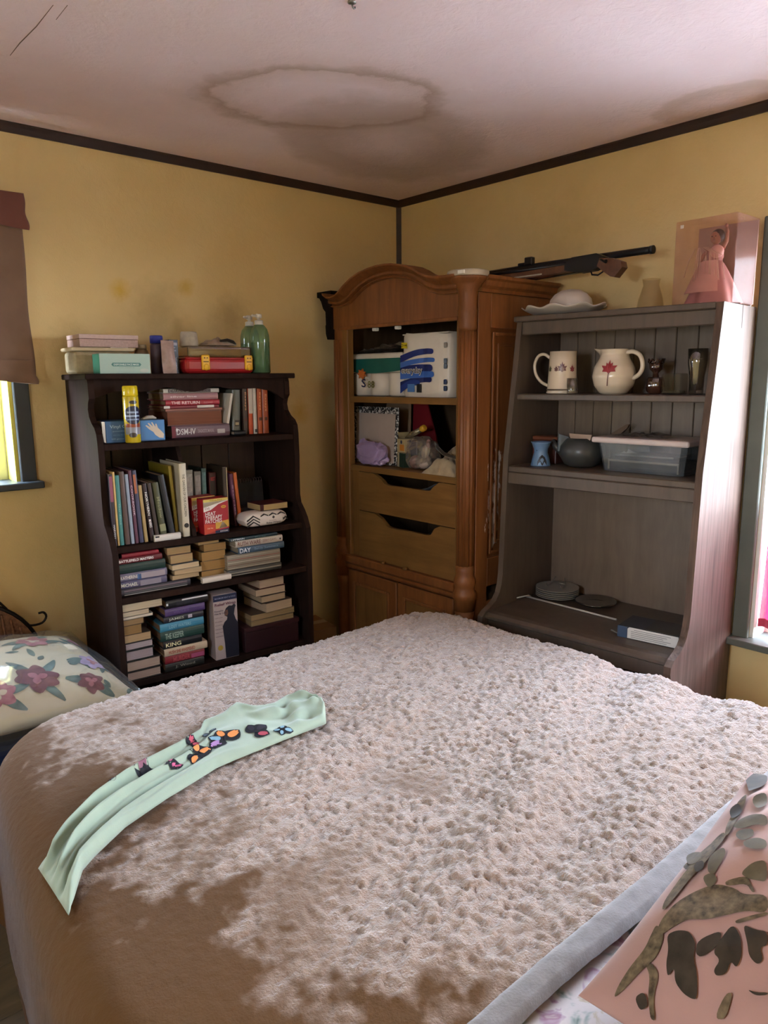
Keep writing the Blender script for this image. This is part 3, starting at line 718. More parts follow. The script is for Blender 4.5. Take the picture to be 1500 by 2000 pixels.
def mat_blanket():
    m, n, l, b = base_mat('plush_beige_pile', 0.95, 0.1)
    b.inputs['Sheen Weight'].default_value = 0.35; b.inputs['Sheen Roughness'].default_value = 0.45
    b.inputs['Sheen Tint'].default_value = (.97, .965, .97, 1)
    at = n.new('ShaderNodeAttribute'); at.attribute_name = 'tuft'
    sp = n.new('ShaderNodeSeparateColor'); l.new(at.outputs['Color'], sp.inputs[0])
    l.new(math_n(n, l, 'ADD', math_n(n, l, 'MULTIPLY', sp.outputs[0], .65), .12), b.inputs['Sheen Weight'])
    v = coords(n, l)
    f = noise(n, l, v, 90, 5, .65, .4); f2 = noise(n, l, v, 3, 4)
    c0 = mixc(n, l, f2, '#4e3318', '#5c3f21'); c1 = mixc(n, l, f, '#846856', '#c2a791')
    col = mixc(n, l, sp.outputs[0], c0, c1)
    dk = mixc(n, l, math_n(n, l, 'MULTIPLY', math_n(n, l, 'SUBTRACT', .62, sp.outputs[1], True), math_n(n, l, 'MULTIPLY', sp.outputs[0], .9), True), col, '#6c5444')  # gaps between tufts darkened, pile self-shading put into the colour
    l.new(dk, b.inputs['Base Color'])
    h = math_n(n, l, 'ADD', f, math_n(n, l, 'MULTIPLY', noise(n, l, v, 260, 3, .6), .5))
    st = math_n(n, l, 'ADD', math_n(n, l, 'MULTIPLY', sp.outputs[0], .75), .20)
    x = bump(n, l, b, h, 1.0, .010); l.new(st, x.inputs['Strength'])
    return m
P, mk, tf = blanket_grid()
me = np_grid_mesh('blanket', P)
ca = me.attributes.new('tuft', 'FLOAT_COLOR', 'POINT')
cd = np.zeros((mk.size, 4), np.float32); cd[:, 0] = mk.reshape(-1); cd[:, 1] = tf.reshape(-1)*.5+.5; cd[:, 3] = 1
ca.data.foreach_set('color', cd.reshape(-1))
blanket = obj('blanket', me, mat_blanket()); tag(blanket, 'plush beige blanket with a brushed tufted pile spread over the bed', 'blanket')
# smooth hem band along the fold edge
xs = np.linspace(BX0+.10, BX1-.02, 170); t = np.linspace(0, 1, 9)
Xh, Th = np.meshgrid(xs, t, indexing='ij')
Yh = BYH + .034 - Th*.042 + .004*np.sin(Xh*9)
Zh = bed_top(Xh, np.maximum(Yh, BYH)) + .004 + .004*np.clip(np.sin(np.clip(Th, 0, 1)*PI), 0, 1)**.35 + .0012*vnoise(Xh*60, Yh*60, 3)
Zh[:, -1] -= .012
M_HEM = fabric('blanket_hem_plush', '#665e59', '#736b66', 0.95, 260, 0.5, 0.5, 60)
o = obj('hem', np_grid_mesh('hem', np.stack([Xh, Yh, Zh], -1)), M_HEM, blanket, label='smooth flat hem band at the turned edge')

# sheet with a faded floral print
def mat_sheet():
    m, n, l, b = base_mat('faded_floral_sheet', 0.85, 0.2); v = coords(n, l)
    f = noise(n, l, v, 16, 3, .6, 1.2); r = ramp(n, [(.28, '#5c6c64'), (.36, '#8f968f'), (.44, '#b3aaa6'), (.56, '#b8aeaa'), (.62, '#a08a94'), (.68, '#8f6c7c'), (.76, '#aca09a')]); l.new(f, r.inputs[0])
    g = noise(n, l, v, 34, 3, .6, .5); r2 = ramp(n, [(.60, (0, 0, 0, 1)), (.66, (1, 1, 1, 1))]); l.new(g, r2.inputs[0])
    l.new(mixc(n, l, math_n(n, l, 'MULTIPLY', r2.outputs[0], .5), r.outputs[0], '#9a8a5c'), b.inputs['Base Color']); return m
xs = np.linspace(-2.28, -.67, 120); ys = np.linspace(-2.96, -2.20, 60); Xs, Ys = np.meshgrid(xs, ys, indexing='ij')
Zs = .733 + .006*vnoise(Xs*3, Ys*3, 61) + .006*np.maximum(vnoise((Xs-Ys)*9, (Xs+Ys)*3, 63), 0) - .010*np.clip((Ys+2.25)/.05, 0, 1)
sheet = obj('bed_sheet', np_grid_mesh('bed_sheet', np.stack([Xs, Ys, Zs], -1)), mat_sheet()); tag(sheet, 'pale crumpled bed sheet with a faded floral print under the pillow', 'sheet')
sheet.modifiers.new('Solidify', 'SOLIDIFY').thickness = .003

# ------------------------------------------------------------------ pillows: one closed puffed surface, prints laid on it
def pillow_fn(w, l, h, pin=.10, wr=0.004, seed=0):
    """(u,v) in -1..1 and side +1/-1 -> point on a plump pillow with pointed corners."""
    def fn(u, v, s=1):
        pu = 1 - pin*(1-abs(v)**2.2)*abs(u)**3; pv = 1 - pin*(1-abs(u)**2.2)*abs(v)**3
        x = w/2*u*pu; y = l/2*v*pv
        k = max(1-abs(u)**2.6, 0)*max(1-abs(v)**2.6, 0)
        z = h*(k**.62)
        rim = min(1, k*3)
        z += wr*rim*(vn(x*9+seed, y*9, 70+seed) + .6*vn((x+y)*18, (x-y)*7, 75+seed))
        return Vector((x, y, s*z))
    return fn
def pillow_mesh(fn, n=44):
    mb = MB(); b = mb.bm
    g = lambda i: math.sin((i/(n-1)*2-1)*PI/2)
    top = [[b.verts.new(fn(g(i), g(j), 1)) for j in range(n)] for i in range(n)]
    bot = [[top[i][j] if i in (0, n-1) or j in (0, n-1) else b.verts.new(fn(g(i), g(j), -1)*1.0) for j in range(n)] for i in range(n)]
    for i in range(n-1):
        for j in range(n-1):
            f = b.faces.new((top[i][j], top[i+1][j], top[i+1][j+1], top[i][j+1])); f.smooth = True
            try:
                f = b.faces.new((bot[i][j], bot[i][j+1], bot[i+1][j+1], bot[i+1][j])); f.smooth = True
            except ValueError: pass
    return mb
def blade(fn, p, ang, ln, wd, off=.0012, nseg=8, lobes=0, curl=0.0, s=1, wts=(-1, -.5, 0, .5, 1), scale_u=1, scale_v=1):
    """A leaf-shaped print: widths across, nseg along, mapped on the surface fn."""
    mb = MB(); b = mb.bm; rows = []
    for i in range(nseg+1):
        t = i/nseg; wdt = wd*(math.sin(PI*min(t*.92+.04, 1))**.8)*(1 + (.55*math.cos(t*PI*2*lobes) if lobes else 0))
        a = ang + curl*t
        cx = p[0] + (math.cos(ang+curl*t*.5)*ln*t)*scale_u; cy = p[1] + (math.sin(ang+curl*t*.5)*ln*t)*scale_v
        row = []
        for w_ in wts:
            u = cx - math.sin(a)*wdt*w_*scale_u; v = cy + math.cos(a)*wdt*w_*scale_v
            u = max(-.995, min(.995, u)); v = max(-.995, min(.995, v))
            q = fn(u, v, s); e = 1e-2
            nrm = (fn(min(u+e, 1), v, s)-fn(max(u-e, -1), v, s)).cross(fn(u, min(v+e, 1), s)-fn(u, max(v-e, -1), s))
            nrm = nrm.normalized() if nrm.length > 1e-9 else Vector((0, 0, 1))
            row.append(b.verts.new(q + nrm*off*(1 if nrm.z > 0 else -1)))
        rows.append(row)
    for i in range(nseg):
        for k in range(len(wts)-1):
            f = b.faces.new((rows[i][k], rows[i+1][k], rows[i+1][k+1], rows[i][k+1])); f.smooth = True
    return mb
# camouflage pillow at the head of the bed
M_PINK = fabric('pink_pillow_cotton', '#9c776c', '#a88276', 0.85, 300, 0.15, 0.15, 5)
M_LEAF = fabric('printed_dark_leaf', '#2a221a', '#41362a', 0.85, 300, 0.1, 0.1, 40)
M_LEAF2 = fabric('printed_grey_leaf', '#4c4232', '#665a46', 0.85, 300, 0.1, 0.1, 40)
M_BRANCH = fabric('printed_bark', '#3c3022', '#75634a', 0.85, 300, 0.1, 0.1, 90)
pf = pillow_fn(.53, .72, .115, .03, .010, 4)
camo = thing('camouflage_pillow', 'pink pillow printed with dark leaves and branches at the head of the bed', 'pillow', WORLD, (-1.575, -2.70, .872), 0, None, R(-3), R(-13))
obj('pillow_case', pillow_mesh(pf, 84), M_PINK, camo)
def patch(name, pts, m, off):
    """A printed shape lying on the upper side of the camouflage pillow."""
    mb = MB(); b = mb.bm; vs = [b.verts.new((x, y, 0)) for x, y in pts]; f = b.faces.new(vs)
    bmesh.ops.triangulate(b, faces=[f])
    for k in range(3): bmesh.ops.subdivide_edges(b, edges=[e for e in b.edges if e.calc_length() > .010], cuts=1, use_grid_fill=True); bmesh.ops.triangulate(b, faces=b.faces)
    for v in b.verts:
        u, w_ = max(-.995, min(.995, v.co.x/.265)), max(-.995, min(.995, v.co.y/.36))
        v.co.z = pf(u, w_, 1).z + off
    for f in b.faces:
        f.smooth = True; f.normal_update()
        if f.normal.z < 0: f.normal_flip()
    obj(name, mb, m, camo)
BRANCH = [[ (-0.143, 0.301), (-0.113, 0.294), (-0.088, 0.280), (-0.069, 0.260), (-0.068, 0.235), (-0.076, 0.221), (-0.069, 0.193), (-0.095, 0.183), (-0.099, 0.207), (-0.113, 0.226), (-0.129, 0.246), (-0.136, 0.268), (-0.152, 0.280), (-0.166, 0.290), (-0.159, 0.300) ], [ (-0.150, 0.305), (-0.165, 0.285), (-0.193, 0.282), (-0.213, 0.295), (-0.238, 0.305), (-0.252, 0.314), (-0.237, 0.315), (-0.210, 0.312), (-0.185, 0.304), (-0.166, 0.305) ], [ (-0.202, 0.295), (-0.202, 0.283), (-0.212, 0.269), (-0.236, 0.266), (-0.252, 0.256), (-0.254, 0.261), (-0.236, 0.273), (-0.216, 0.280) ], [ (0.142, 0.311), (0.110, 0.315), (0.057, 0.303), (0.025, 0.292), (0.035, 0.287), (0.078, 0.294), (0.127, 0.303) ], [ (-0.036, 0.328), (-0.016, 0.316), (0.016, 0.306), (0.030, 0.291), (0.001, 0.293), (-0.036, 0.300), (-0.053, 0.310) ], [ (-0.118, 0.214), (-0.104, 0.199), (-0.093, 0.184), (-0.097, 0.182), (-0.108, 0.195), (-0.122, 0.210) ], [(0.039, 0.303), (0.028, 0.288), (-0.031, 0.290), (-0.075, 0.299), (-0.118, 0.301), (-0.133, 0.307), (-0.111, 0.314), (-0.066, 0.314), (-0.022, 0.310)], [(-0.063, 0.251), (-0.047, 0.228), (-0.061, 0.216), (-0.070, 0.208), (-0.071, 0.212), (-0.058, 0.224), (-0.070, 0.246)], [(-0.229, 0.192), (-0.200, 0.190), (-0.197, 0.183), (-0.225, 0.180)]]
LEAF = [[ (-0.165, 0.282), (-0.156, 0.272), (-0.153, 0.257), (-0.164, 0.243), (-0.184, 0.237), (-0.197, 0.226), (-0.219, 0.217), (-0.221, 0.223), (-0.220, 0.234), (-0.214, 0.247), (-0.200, 0.254), (-0.213, 0.257), (-0.199, 0.266), (-0.182, 0.271) ], [ (-0.161, 0.242), (-0.136, 0.221), (-0.158, 0.217), (-0.180, 0.228), (-0.178, 0.237) ], [ (-0.124, 0.214), (-0.136, 0.199), (-0.157, 0.189), (-0.172, 0.189), (-0.168, 0.198), (-0.183, 0.197), (-0.190, 0.206), (-0.186, 0.211), (-0.173, 0.208), (-0.169, 0.219), (-0.150, 0.218) ], [ (-0.120, 0.203), (-0.122, 0.187), (-0.119, 0.174), (-0.134, 0.168), (-0.140, 0.175), (-0.150, 0.167), (-0.158, 0.171), (-0.154, 0.182), (-0.141, 0.189) ], [ (0.270, 0.372), (0.269, 0.352), (0.253, 0.325), (0.209, 0.306), (0.171, 0.306), (0.149, 0.309), (0.193, 0.332), (0.235, 0.355) ], [ (-0.285, 0.339), (-0.262, 0.323), (-0.254, 0.303), (-0.255, 0.280), (-0.257, 0.274), (-0.291, 0.332) ], [(-0.040, 0.307), (-0.031, 0.297), (-0.048, 0.286), (-0.060, 0.294)], [(0.100, 0.320), (0.116, 0.311), (0.089, 0.293), (0.067, 0.299)], [(-0.243, 0.288), (-0.234, 0.279), (-0.244, 0.268), (-0.252, 0.276)], [(-0.188, 0.171), (-0.187, 0.160), (-0.182, 0.150), (-0.185, 0.149), (-0.191, 0.160)]]
GREY = [[ (0.046, 0.289), (0.061, 0.290), (0.078, 0.276), (0.076, 0.251), (0.052, 0.241), (0.053, 0.259), (0.041, 0.272) ], [ (-0.031, 0.290), (-0.013, 0.289), (-0.003, 0.279), (-0.020, 0.268), (-0.046, 0.268), (-0.058, 0.268), (-0.056, 0.278) ], [ (-0.047, 0.237), (-0.027, 0.228), (-0.018, 0.214), (-0.050, 0.201), (-0.051, 0.216), (-0.051, 0.226) ], [ (0.036, 0.278), (0.043, 0.258), (0.026, 0.248), (0.010, 0.258), (0.021, 0.273) ], [(-0.003, 0.340), (0.000, 0.325), (-0.013, 0.305), (-0.036, 0.303), (-0.039, 0.317)], [(0.010, 0.258), (0.022, 0.243), (0.017, 0.228), (0.001, 0.221), (-0.007, 0.234), (-0.003, 0.250)], [(-0.065, 0.282), (-0.055, 0.272), (-0.065, 0.259), (-0.082, 0.265)], [(0.127, 0.297), (0.148, 0.281), (0.109, 0.265), (0.096, 0.274)]]
def smooth(q):
    for k in range(2):
        q = [p for a, b in zip(q, q[1:]+q[:1]) for p in ((a[0]*.78+b[0]*.22, a[1]*.78+b[1]*.22), (a[0]*.22+b[0]*.78, a[1]*.22+b[1]*.78))]
    return [(max(-.252, min(.252, x)), max(-.35, min(.348, y))) for x, y in q]
BRANCH = [smooth(q) for q in BRANCH]; LEAF = [smooth(q) for q in LEAF]; GREY = [smooth(q) for q in GREY]
for k, q in enumerate(BRANCH): patch('branch_print', q, M_BRANCH, .0013+.00015*k)
for k, q in enumerate(GREY): patch('leaf_print', q, M_LEAF2, .0020+.00015*k)
for k, q in enumerate(LEAF): patch('leaf_print', q, M_LEAF, .0028+.00015*k)
rp = random.Random(5)
for i in range(16):                                                       # the print goes on out of the frame
    x = rp.uniform(-.24, .22); y = rp.uniform(-.32, .10); a = rp.uniform(0, 2*PI); q = LEAF[i % 4]; cx = sum(p[0] for p in q)/len(q); cy = sum(p[1] for p in q)/len(q)
    patch('leaf_print', [(x+(p[0]-cx)*math.cos(a)-(p[1]-cy)*math.sin(a), y+(p[0]-cx)*math.sin(a)+(p[1]-cy)*math.cos(a)) for p in q], M_LEAF if i % 3 else M_LEAF2, .0020+.0003*i)

# floral pillow in a clear plastic bag, on the wicker chair
M_CREAM = fabric('cream_pillow_cotton', '#a3957c', '#b0a288', 0.8, 300, 0.1, 0.1, 6)
M_ROSE = fabric('printed_rose', '#7a4048', '#9a6468', 0.8, 300, 0.1, 0.1, 30); M_MAUVE = fabric('printed_mauve', '#7c6680', '#a48fa8', 0.8, 300, 0.1, 0.1, 30)
M_WINE = fabric('printed_wine', '#4a2028', '#6c3a3c', 0.8, 300, 0.1, 0.1, 30); M_TEAL = fabric('printed_teal_leaf', '#35443f', '#5c6f66', 0.8, 300, 0.1, 0.1, 30)
M_PLAS = clear('plastic_bag_film', '#fbfbf8', 0.16, 0.10, 0.04, '#d8d4cc')
ff = pillow_fn(.58, .50, .088, .08, .008, 9)
flo = thing('floral_pillow', 'floral cushion sealed in a clear plastic bag beside the bookcase', 'pillow', WORLD, (-2.03, -.448, .680), R(6), None, R(9), R(4))
obj('pillow_case', pillow_mesh(ff, 46), M_CREAM, flo)
KU2, KV2 = 1/.29, 1/.25
rp = random.Random(11)
def fl_(x, y, a, ln, wd, m, off, lobes=0): obj('petal_print' if m not in (M_TEAL,) else 'leaf_print', blade(ff, (x*KU2, y*KV2), a, ln, wd, off, 8, lobes, .3, 1, (-1, -.5, 0, .5, 1), KU2, KV2), m, flo)
for fx, fy, sz, m in ((.10, .10, .060, M_ROSE), (.02, -.13, .075, M_WINE), (-.14, .03, .07, M_MAUVE), (.22, -.08, .055, M_MAUVE), (-.10, -.16, .06, M_ROSE), (.16, -.19, .05, M_WINE), (-.24, -.09, .06, M_ROSE), (-.22, .15, .05, M_WINE), (.25, .08, .045, M_ROSE)):
    for k in range(3):
        a = rp.uniform(0, 6.28); fl_(fx, fy, a, sz*1.5, .014, M_TEAL, .0014)
    for k in range(6):
        a = k*PI/3 + rp.uniform(-.2, .2); fl_(fx, fy, a, sz*.85, sz*.32, m, .0020+.0002*k)
    for k in range(3): fl_(fx, fy, k*2.1, sz*.4, sz*.16, M_ROSE if m is not M_ROSE else M_CREAM, .0036)
for k in range(34):
    fl_(rp.uniform(-.3, .3), rp.uniform(-.23, .23), rp.uniform(0, 6.28), rp.uniform(.03, .06), .009, M_TEAL, .0013)
bf = pillow_fn(.63, .55, .100, .05, .010, 21)
obj('plastic_bag', pillow_mesh(lambda u, v, s=1: bf(u, v, s) + Vector((0, 0, .004*vn(u*14, v*5, 3)*s)), 40), M_PLAS, flo, label='clear plastic bag')

# wicker chair with scrolled iron frame
M_WICK = fabric('wicker_weave', '#5d4030', '#7d5a42', 0.7, 120, 0.0, 0.6, 90)
M_IRON = plain('#1c1512', 0.4, 0.2, 0.5, 0.6)
M_NAVY = fabric('navy_cushion_cloth', '#101c3a', '#162448', 0.85, 260, 0.2, 0.2, 20)
ch = thing('wicker_chair', 'wicker back chair with scrolled dark iron frame and navy seat', 'chair', WORLD, (-2.12, -.34, 0))
yb = .22
mb = MB(); nn = 26
def wpt(a, rr): return (.27*rr*math.cos(a), .62 + .25*rr*math.sin(a))
obj('wicker_back', MB().prism([wpt(PI*k/24, 1) for k in range(25)] + [(-.27, .5), (.27, .5)], 'y', yb-.006, yb+.006), M_WICK, ch)
for k in range(-9, 10):
    x = k*.028; zt = .62 + .25*math.sqrt(max(0, 1-(x/.27)**2)) - .006
    obj('wicker_strand', MB().tube([(x+.02, yb-.009, .51), (x, yb-.010, (zt+.51)/2), (x-.015, yb-.009, zt)], .0045, 5), M_WICK, ch)
obj('back_rim', MB().tube([(.275, yb, .0)] + [(p[0]*1.015, yb, p[1]*1.006) for p in [wpt(PI*k/24, 1) for k in range(25)]] + [(-.275, yb, .0)], .008, 8), M_IRON, ch)
sc = [(.02, .985), (.07, .975), (.12, .945), (.16, .90), (.19, .855), (.225, .815), (.25, .803), (.285, .805), (.30, .825), (.292, .842), (.275, .842)]
for s in (1, -1):
    obj('iron_scroll', MB().tube(curve([(s*x, yb, z-.055) for x, z in sc], 3), .0042, 8), M_IRON, ch)
for x in (-.26, .26): obj('leg', MB().tube([(x, -.23, 0), (x, -.22, .36)], .010, 8), M_IRON, ch)
obj('seat', MB().box(-.28, .28, -.25, .20, .36, .385, .008), M_WICK, ch)
obj('seat_cushion', MB().box(-.285, .34, -.31, .195, .3855, .552, .035, 3), M_NAVY, ch, label='navy blue seat cushion')

# ------------------------------------------------------------------ mint T-shirt lying across the bed
UP = [(-1.512, -1.355), (-1.531, -1.296), (-1.57, -1.262), (-1.633, -1.296), (-1.682, -1.270), (-1.700, -1.232), (-1.749, -1.252), (-1.801, -1.250), (-1.83, -1.290), (-1.904, -1.324), (-2.041, -1.362), (-2.121, -1.402), (-2.198, -1.465), (-2.240, -1.505), (-2.264, -1.515)]
LO = [(-1.520, -1.372), (-1.572, -1.445), (-1.717, -1.452), (-1.832, -1.454), (-1.877, -1.457), (-2.006, -1.496), (-2.113, -1.538), (-2.189, -1.588), (-2.218, -1.612), (-2.250, -1.665), (-2.270, -1.692)]
def resample(P, n):
    P = np.array(P); d = np.r_[0, np.cumsum(np.hypot(*np.diff(P, axis=0).T))]; t = np.linspace(0, d[-1], n)
    return np.stack([np.interp(t, d, P[:, 0]), np.interp(t, d, P[:, 1])], -1)
ns, nt = 110, 40
A = resample(UP, ns); B = resample(LO, ns)
s_ = np.linspace(0, 1, ns)[:, None]; t_ = np.linspace(0, 1, nt)[None, :]
Xs = A[:, :1]*(1-t_) + B[:, :1]*t_; Ys = A[:, 1:]*(1-t_) + B[:, 1:]*t_
edge = np.clip(np.minimum(t_, 1-t_)*9, 0, 1)**.5*np.clip(np.minimum(s_, 1-s_)*30, 0, 1)
tail = np.clip((s_-.35)/.3, 0, 1)
phase = t_*2.6*2*PI + .9*np.sin(s_*5) + 2.0*s_
rid = tail*(.012*np.sin(phase-1.1) + .006*np.sin(2.3*phase+1) + .006*vnoise(s_*6+0*t_, t_*9+0*s_, 87)) + (1-tail)*(.005*vnoise(s_*9+0*t_, t_*4+0*s_, 81) + .017*vnoise(s_*20+3*t_, t_*5-6*s_, 83)*np.clip((.34-s_)/.2, 0, 1))
Zs = bed_top(Xs, Ys) + .015 + edge*(.012 + rid) + .012*edge*np.clip((.16-s_)/.1, 0, 1)
Zs += .016*np.exp(-((t_-.05)/.12)**2)*np.exp(-((s_-.28)/.10)**2)
SHV = np.stack([Xs, Ys, Zs], -1)
M_MINT = fabric('mint_jersey', '#8c9a88', '#9aa892', 0.9, 330, 0.3, 0.15, 8)
shirt = obj('t_shirt', np_grid_mesh('t_shirt', SHV), M_MINT); tag(shirt, 'mint green T-shirt with printed butterflies lying twisted across the blanket', 'shirt')
md = shirt.modifiers.new('Solidify', 'SOLIDIFY'); md.thickness = .003; md.offset = -1
me = shirt.data
BV = BVHTree.FromPolygons([v.co[:] for v in me.vertices], [tuple(p.vertices) for p in me.polygons])
def drape(pts, off):
    mb = MB(); b = mb.bm; vs = [b.verts.new((x, y, 0)) for x, y in pts]; f = b.faces.new(vs)
    bmesh.ops.triangulate(b, faces=[f]); bmesh.ops.subdivide_edges(b, edges=b.edges, cuts=1, use_grid_fill=True); bmesh.ops.triangulate(b, faces=b.faces)
    bad = []
    for v in b.verts:
        h = BV.ray_cast(Vector((v.co.x, v.co.y, 2)), Vector((0, 0, -1)))
        if h[0] is not None: v.co.z = h[0].z + off
        else: bad.append(v)
    bmesh.ops.delete(b, geom=bad, context='VERTS')
    for f in b.faces:
        f.smooth = True
        if f.normal.z < 0: f.normal_flip()
    return mb
M_BLACK = plain('#15131a', 0.8)
def wing(cx, cy, a, ln, wd, k=1.0):
    pts = []
    for i in range(15):
        t = i/7.0
        tt = t if t <= 1 else 2-t; sg = 1 if t <= 1 else -1
        w_ = wd*math.sin(PI*min(tt, 1)**.75)**.8*sg
        p = (ln*tt, w_)
        pts.append(p)
    out = []
    mx = ln*.55
    for x, y in pts[:-1]:
        x2, y2 = mx+(x-mx)*k, y*k
        out.append((cx + math.cos(a)*x2 - math.sin(a)*y2, cy + math.sin(a)*x2 + math.cos(a)*y2))
    return out
def butterfly(cx, cy, size, ang, wings):
    bt = bpy.data.objects.new('butterfly_print', None); COL.objects.link(bt); bt.parent = shirt
    def ad(nm, pts, m, off):
        mb = drape(pts, off)
        if len(mb.bm.faces): obj(nm, mb, m, bt)
    for a, ln, wd, c in wings:
        aa = ang + a
        ad('wing_print', wing(cx, cy, aa, size*ln, size*wd), M_BLACK, .0015)
        for da, st_, l_ in ((-.17, .24, .60), (.17, .24, .60), (0, .46, .46)):
            q = wing(cx + math.cos(aa+da*.8)*size*ln*st_, cy + math.sin(aa+da*.8)*size*ln*st_, aa+da, size*ln*l_, size*wd*.26, 1.0)
            ad('wing_patch', q, plain(c, 0.85), .0024)
    bd = [(cx+math.cos(ang+PI)*size*.30*(1-2*t) - math.sin(ang)*size*.045*math.sin(PI*t), cy+math.sin(ang+PI)*size*.30*(1-2*t) + math.cos(ang)*size*.045*math.sin(PI*t)) for t in (0, .25, .5, .75, 1)]
    bd2 = [(2*cx+math.cos(ang+PI)*0 - x, 2*cy - y) for x, y in bd]
    ad('body_print', bd + bd2[1:-1], M_BLACK, .0030)
OR_, PK, BL, PU, RD = '#d8884a', '#b9587c', '#7fa3b4', '#a07aa8', '#b04a5a'
butterfly(-2.020, -1.392, .046, R(215), [(2.6, 1.0, .42, '#c9889a'), (3.5, .95, .36, '#8a5a68')])
butterfly(-1.965, -1.408, .032, R(200), [(2.5, 1.0, .40, PK), (3.6, .8, .34, PK)])
butterfly(-1.893, -1.392, .040, R(-70), [(1.2, 1.0, .46, OR_), (2.2, .75, .4, OR_), (-.9, .95, .42, OR_)])
butterfly(-1.885, -1.348, .034, R(20), [(.5, 1.0, .36, RD), (-.5, .8, .30, RD)])
butterfly(-1.812, -1.378, .046, R(60), [(-.75, 1.05, .50, OR_), (.45, .9, .42, OR_), (2.3, 1.0, .44, PU), (1.45, .85, .42, BL)])
butterfly(-1.742, -1.392, .042, R(-40), [(1.0, 1.0, .44, '#2a2430'), (2.2, .8, .4, '#2a2430'), (-.35, .95, .42, RD)])
butterfly(-1.690, -1.430, .027, R(10), [(.8, 1.0, .44, BL), (-.7, 1.0, .42, BL), (2.5, .8, .4, BL), (-2.4, .7, .36, BL)])
butterfly(-1.822, -1.326, .026, R(20), [(.2, 1.0, .30, '#55606a'), (2.9, .9, .28, '#55606a')])
butterfly(-2.072, -1.388, .024, R(200), [(.3, 1.0, .30, '#4a4a52')])
# ------------------------------------------------------------------ books
def pages_mat(hex_, ax):
    k = ('pg', hex_, ax)
    if k in _mats: return _mats[k]
    m, n, l, b = base_mat('pages_' + hex_.strip('#'), 0.85, 0.15)
    sc = [3, 3, 3]; sc[ax] = 700
    f = noise(n, l, coords(n, l, tuple(sc)), 1.0, 2); r = ramp(n, [(.35, (.72, .70, .68, 1)), (.6, (1, 1, 1, 1))]); l.new(f, r.inputs[0])
    l.new(mixc(n, l, 1.0, hex_, r.outputs[0], 'MULTIPLY'), b.inputs['Base Color']); _mats[k] = m; return m
def book(label, F, x0, x1, z0, z1, yf, D, cover, group, spine=True, hard=True, upright=False, lean=0.0, yaw=0.0, pages='#b9a588', tilt=0.0, cat='book', name='book', dz=0.0):
    """A closed book. Lying: x0..x1 is its length, z0..z1 its thickness. Upright: x0..x1 thickness, z0..z1 height.
    yf = front plane, D = depth towards the back. Returns (thing, length, thickness)."""
    W, Hh = x1-x0, z1-z0
    t = thing(name, label, cat, F, ((x0+x1)/2, yf, z0+dz), yaw, group, 0.0, lean)
    L, T_ = (Hh, W) if upright else (W, Hh)
    T_ -= .0006
    c = min(.0028 if hard else .0009, T_*.2); m = .004 if hard else .0008
    # outline of the cover in (depth, thickness)
    if spine:
        bow = min(.004, T_*.2)
        out = [(D, 0), (bow, 0), (bow*.35, T_*.12), (0, T_*.35), (0, T_*.65), (bow*.35, T_*.88), (bow, T_), (D, T_), (D, T_-c), (bow+c, T_-c), (c+.0005, T_*.65), (c+.0005, T_*.35), (bow+c, c), (D, c)]
        pd0, pd1 = bow+c, D-m
    else:
        out = [(0, 0), (D, 0), (D, T_), (0, T_), (0, T_-c), (D-c, T_-c), (D-c, c), (0, c)]
        pd0, pd1 = m, D-c
    ct = plain(cover, 0.38 if hard else 0.5, 0.15, 0.5, 0, 24)
    mb = MB(); pm = MB()
    e = m if hard else .0008
    if upright:
        mb.prism([(x-T_/2, y) for y, x in out], 'z', 0, L)
        pm.box(-T_/2+c, T_/2-c, pd0, pd1, e, L-e); ax = 0
    else:
        mb.prism([(y, z) for y, z in out], 'x', -L/2, L/2)
        pm.box(-L/2+e, L/2-e, pd0, pd1, c, T_-c); ax = 2
    obj('cover', mb, ct, t); obj('pages', pm, pages_mat(pages, ax), t)
    return t, L, T_
def spine_title(t, L, T_, s, col, frac=(.06, .6), hfr=.5, upright=False, glow=0.3, off=0.0):
    m = plain(col, glow, 0.05, 0.6)
    a, b_ = frac
    if upright: text(t, s, (b_-a)*L, T_*hfr, (off*T_, -.0002, L*(1-(a+b_)/2)), m, DOWN, 'title')
    else: text(t, s, (b_-a)*L, T_*hfr, (-L/2+L*(a+b_)/2, -.0002, T_/2+off*T_), m, FRONT, 'title')
def band(t, x0, x1, z0, z1, col, y=-.0002, name='spine_band'):
    return obj(name, MB().box(x0, x1, y-.0003, y, z0, z1), plain(col, 0.45, 0.1), t)

# --- bookcase, upper shelf, lying stack
G = 'books stacked on the upper shelf of the bookcase'
Z = 1.388
rows = [('thick grey-purple manual with silver lettering at the bottom of the upper-shelf stack', .284, .508, 1.432, '#6d5158', True, .19),
        ('fat worn brown volume with its brown page block facing out', .270, .484, 1.484, '#6b3f34', False, .19),
        ('thin brown book directly on the fat brown volume', .266, .482, 1.493, '#8e5a4c', True, .18),
        ('slim red book with white blocks at both ends of the spine', .261, .470, 1.504, '#7c2730', True, .17),
        ('bright red book titled in white capitals in the upper-shelf stack', .268, .472, 1.523, '#9a2230', True, .17),
        ('dusty pink book with a silver line, second from the stack top', .262, .468, 1.548, '#9c6f70', True, .17),
        ('white-banded book on the very top of the upper-shelf stack', .262, .472, 1.564, '#b5aea2', True, .17)]
ST = []
for i, (lb, a, b_, zt, c, sp_, D) in enumerate(rows):
    ST.append(book(lb, BK, a, b_, Z, zt, -.264 + (.003 if i % 2 else 0), D, c, G, spine=sp_, hard=True, pages='#80523f' if i == 1 else '#a08a6c')); Z = zt
spine_title(*ST[0], 'DSM-IV', '#d8d2d0', (.08, .40), .50); spine_title(*ST[0], 'DIAGNOSTIC MANUAL', '#a08c90', (.44, .72), .30); band(ST[0][0], .062, .092, .010, .026, '#b0a4a0')
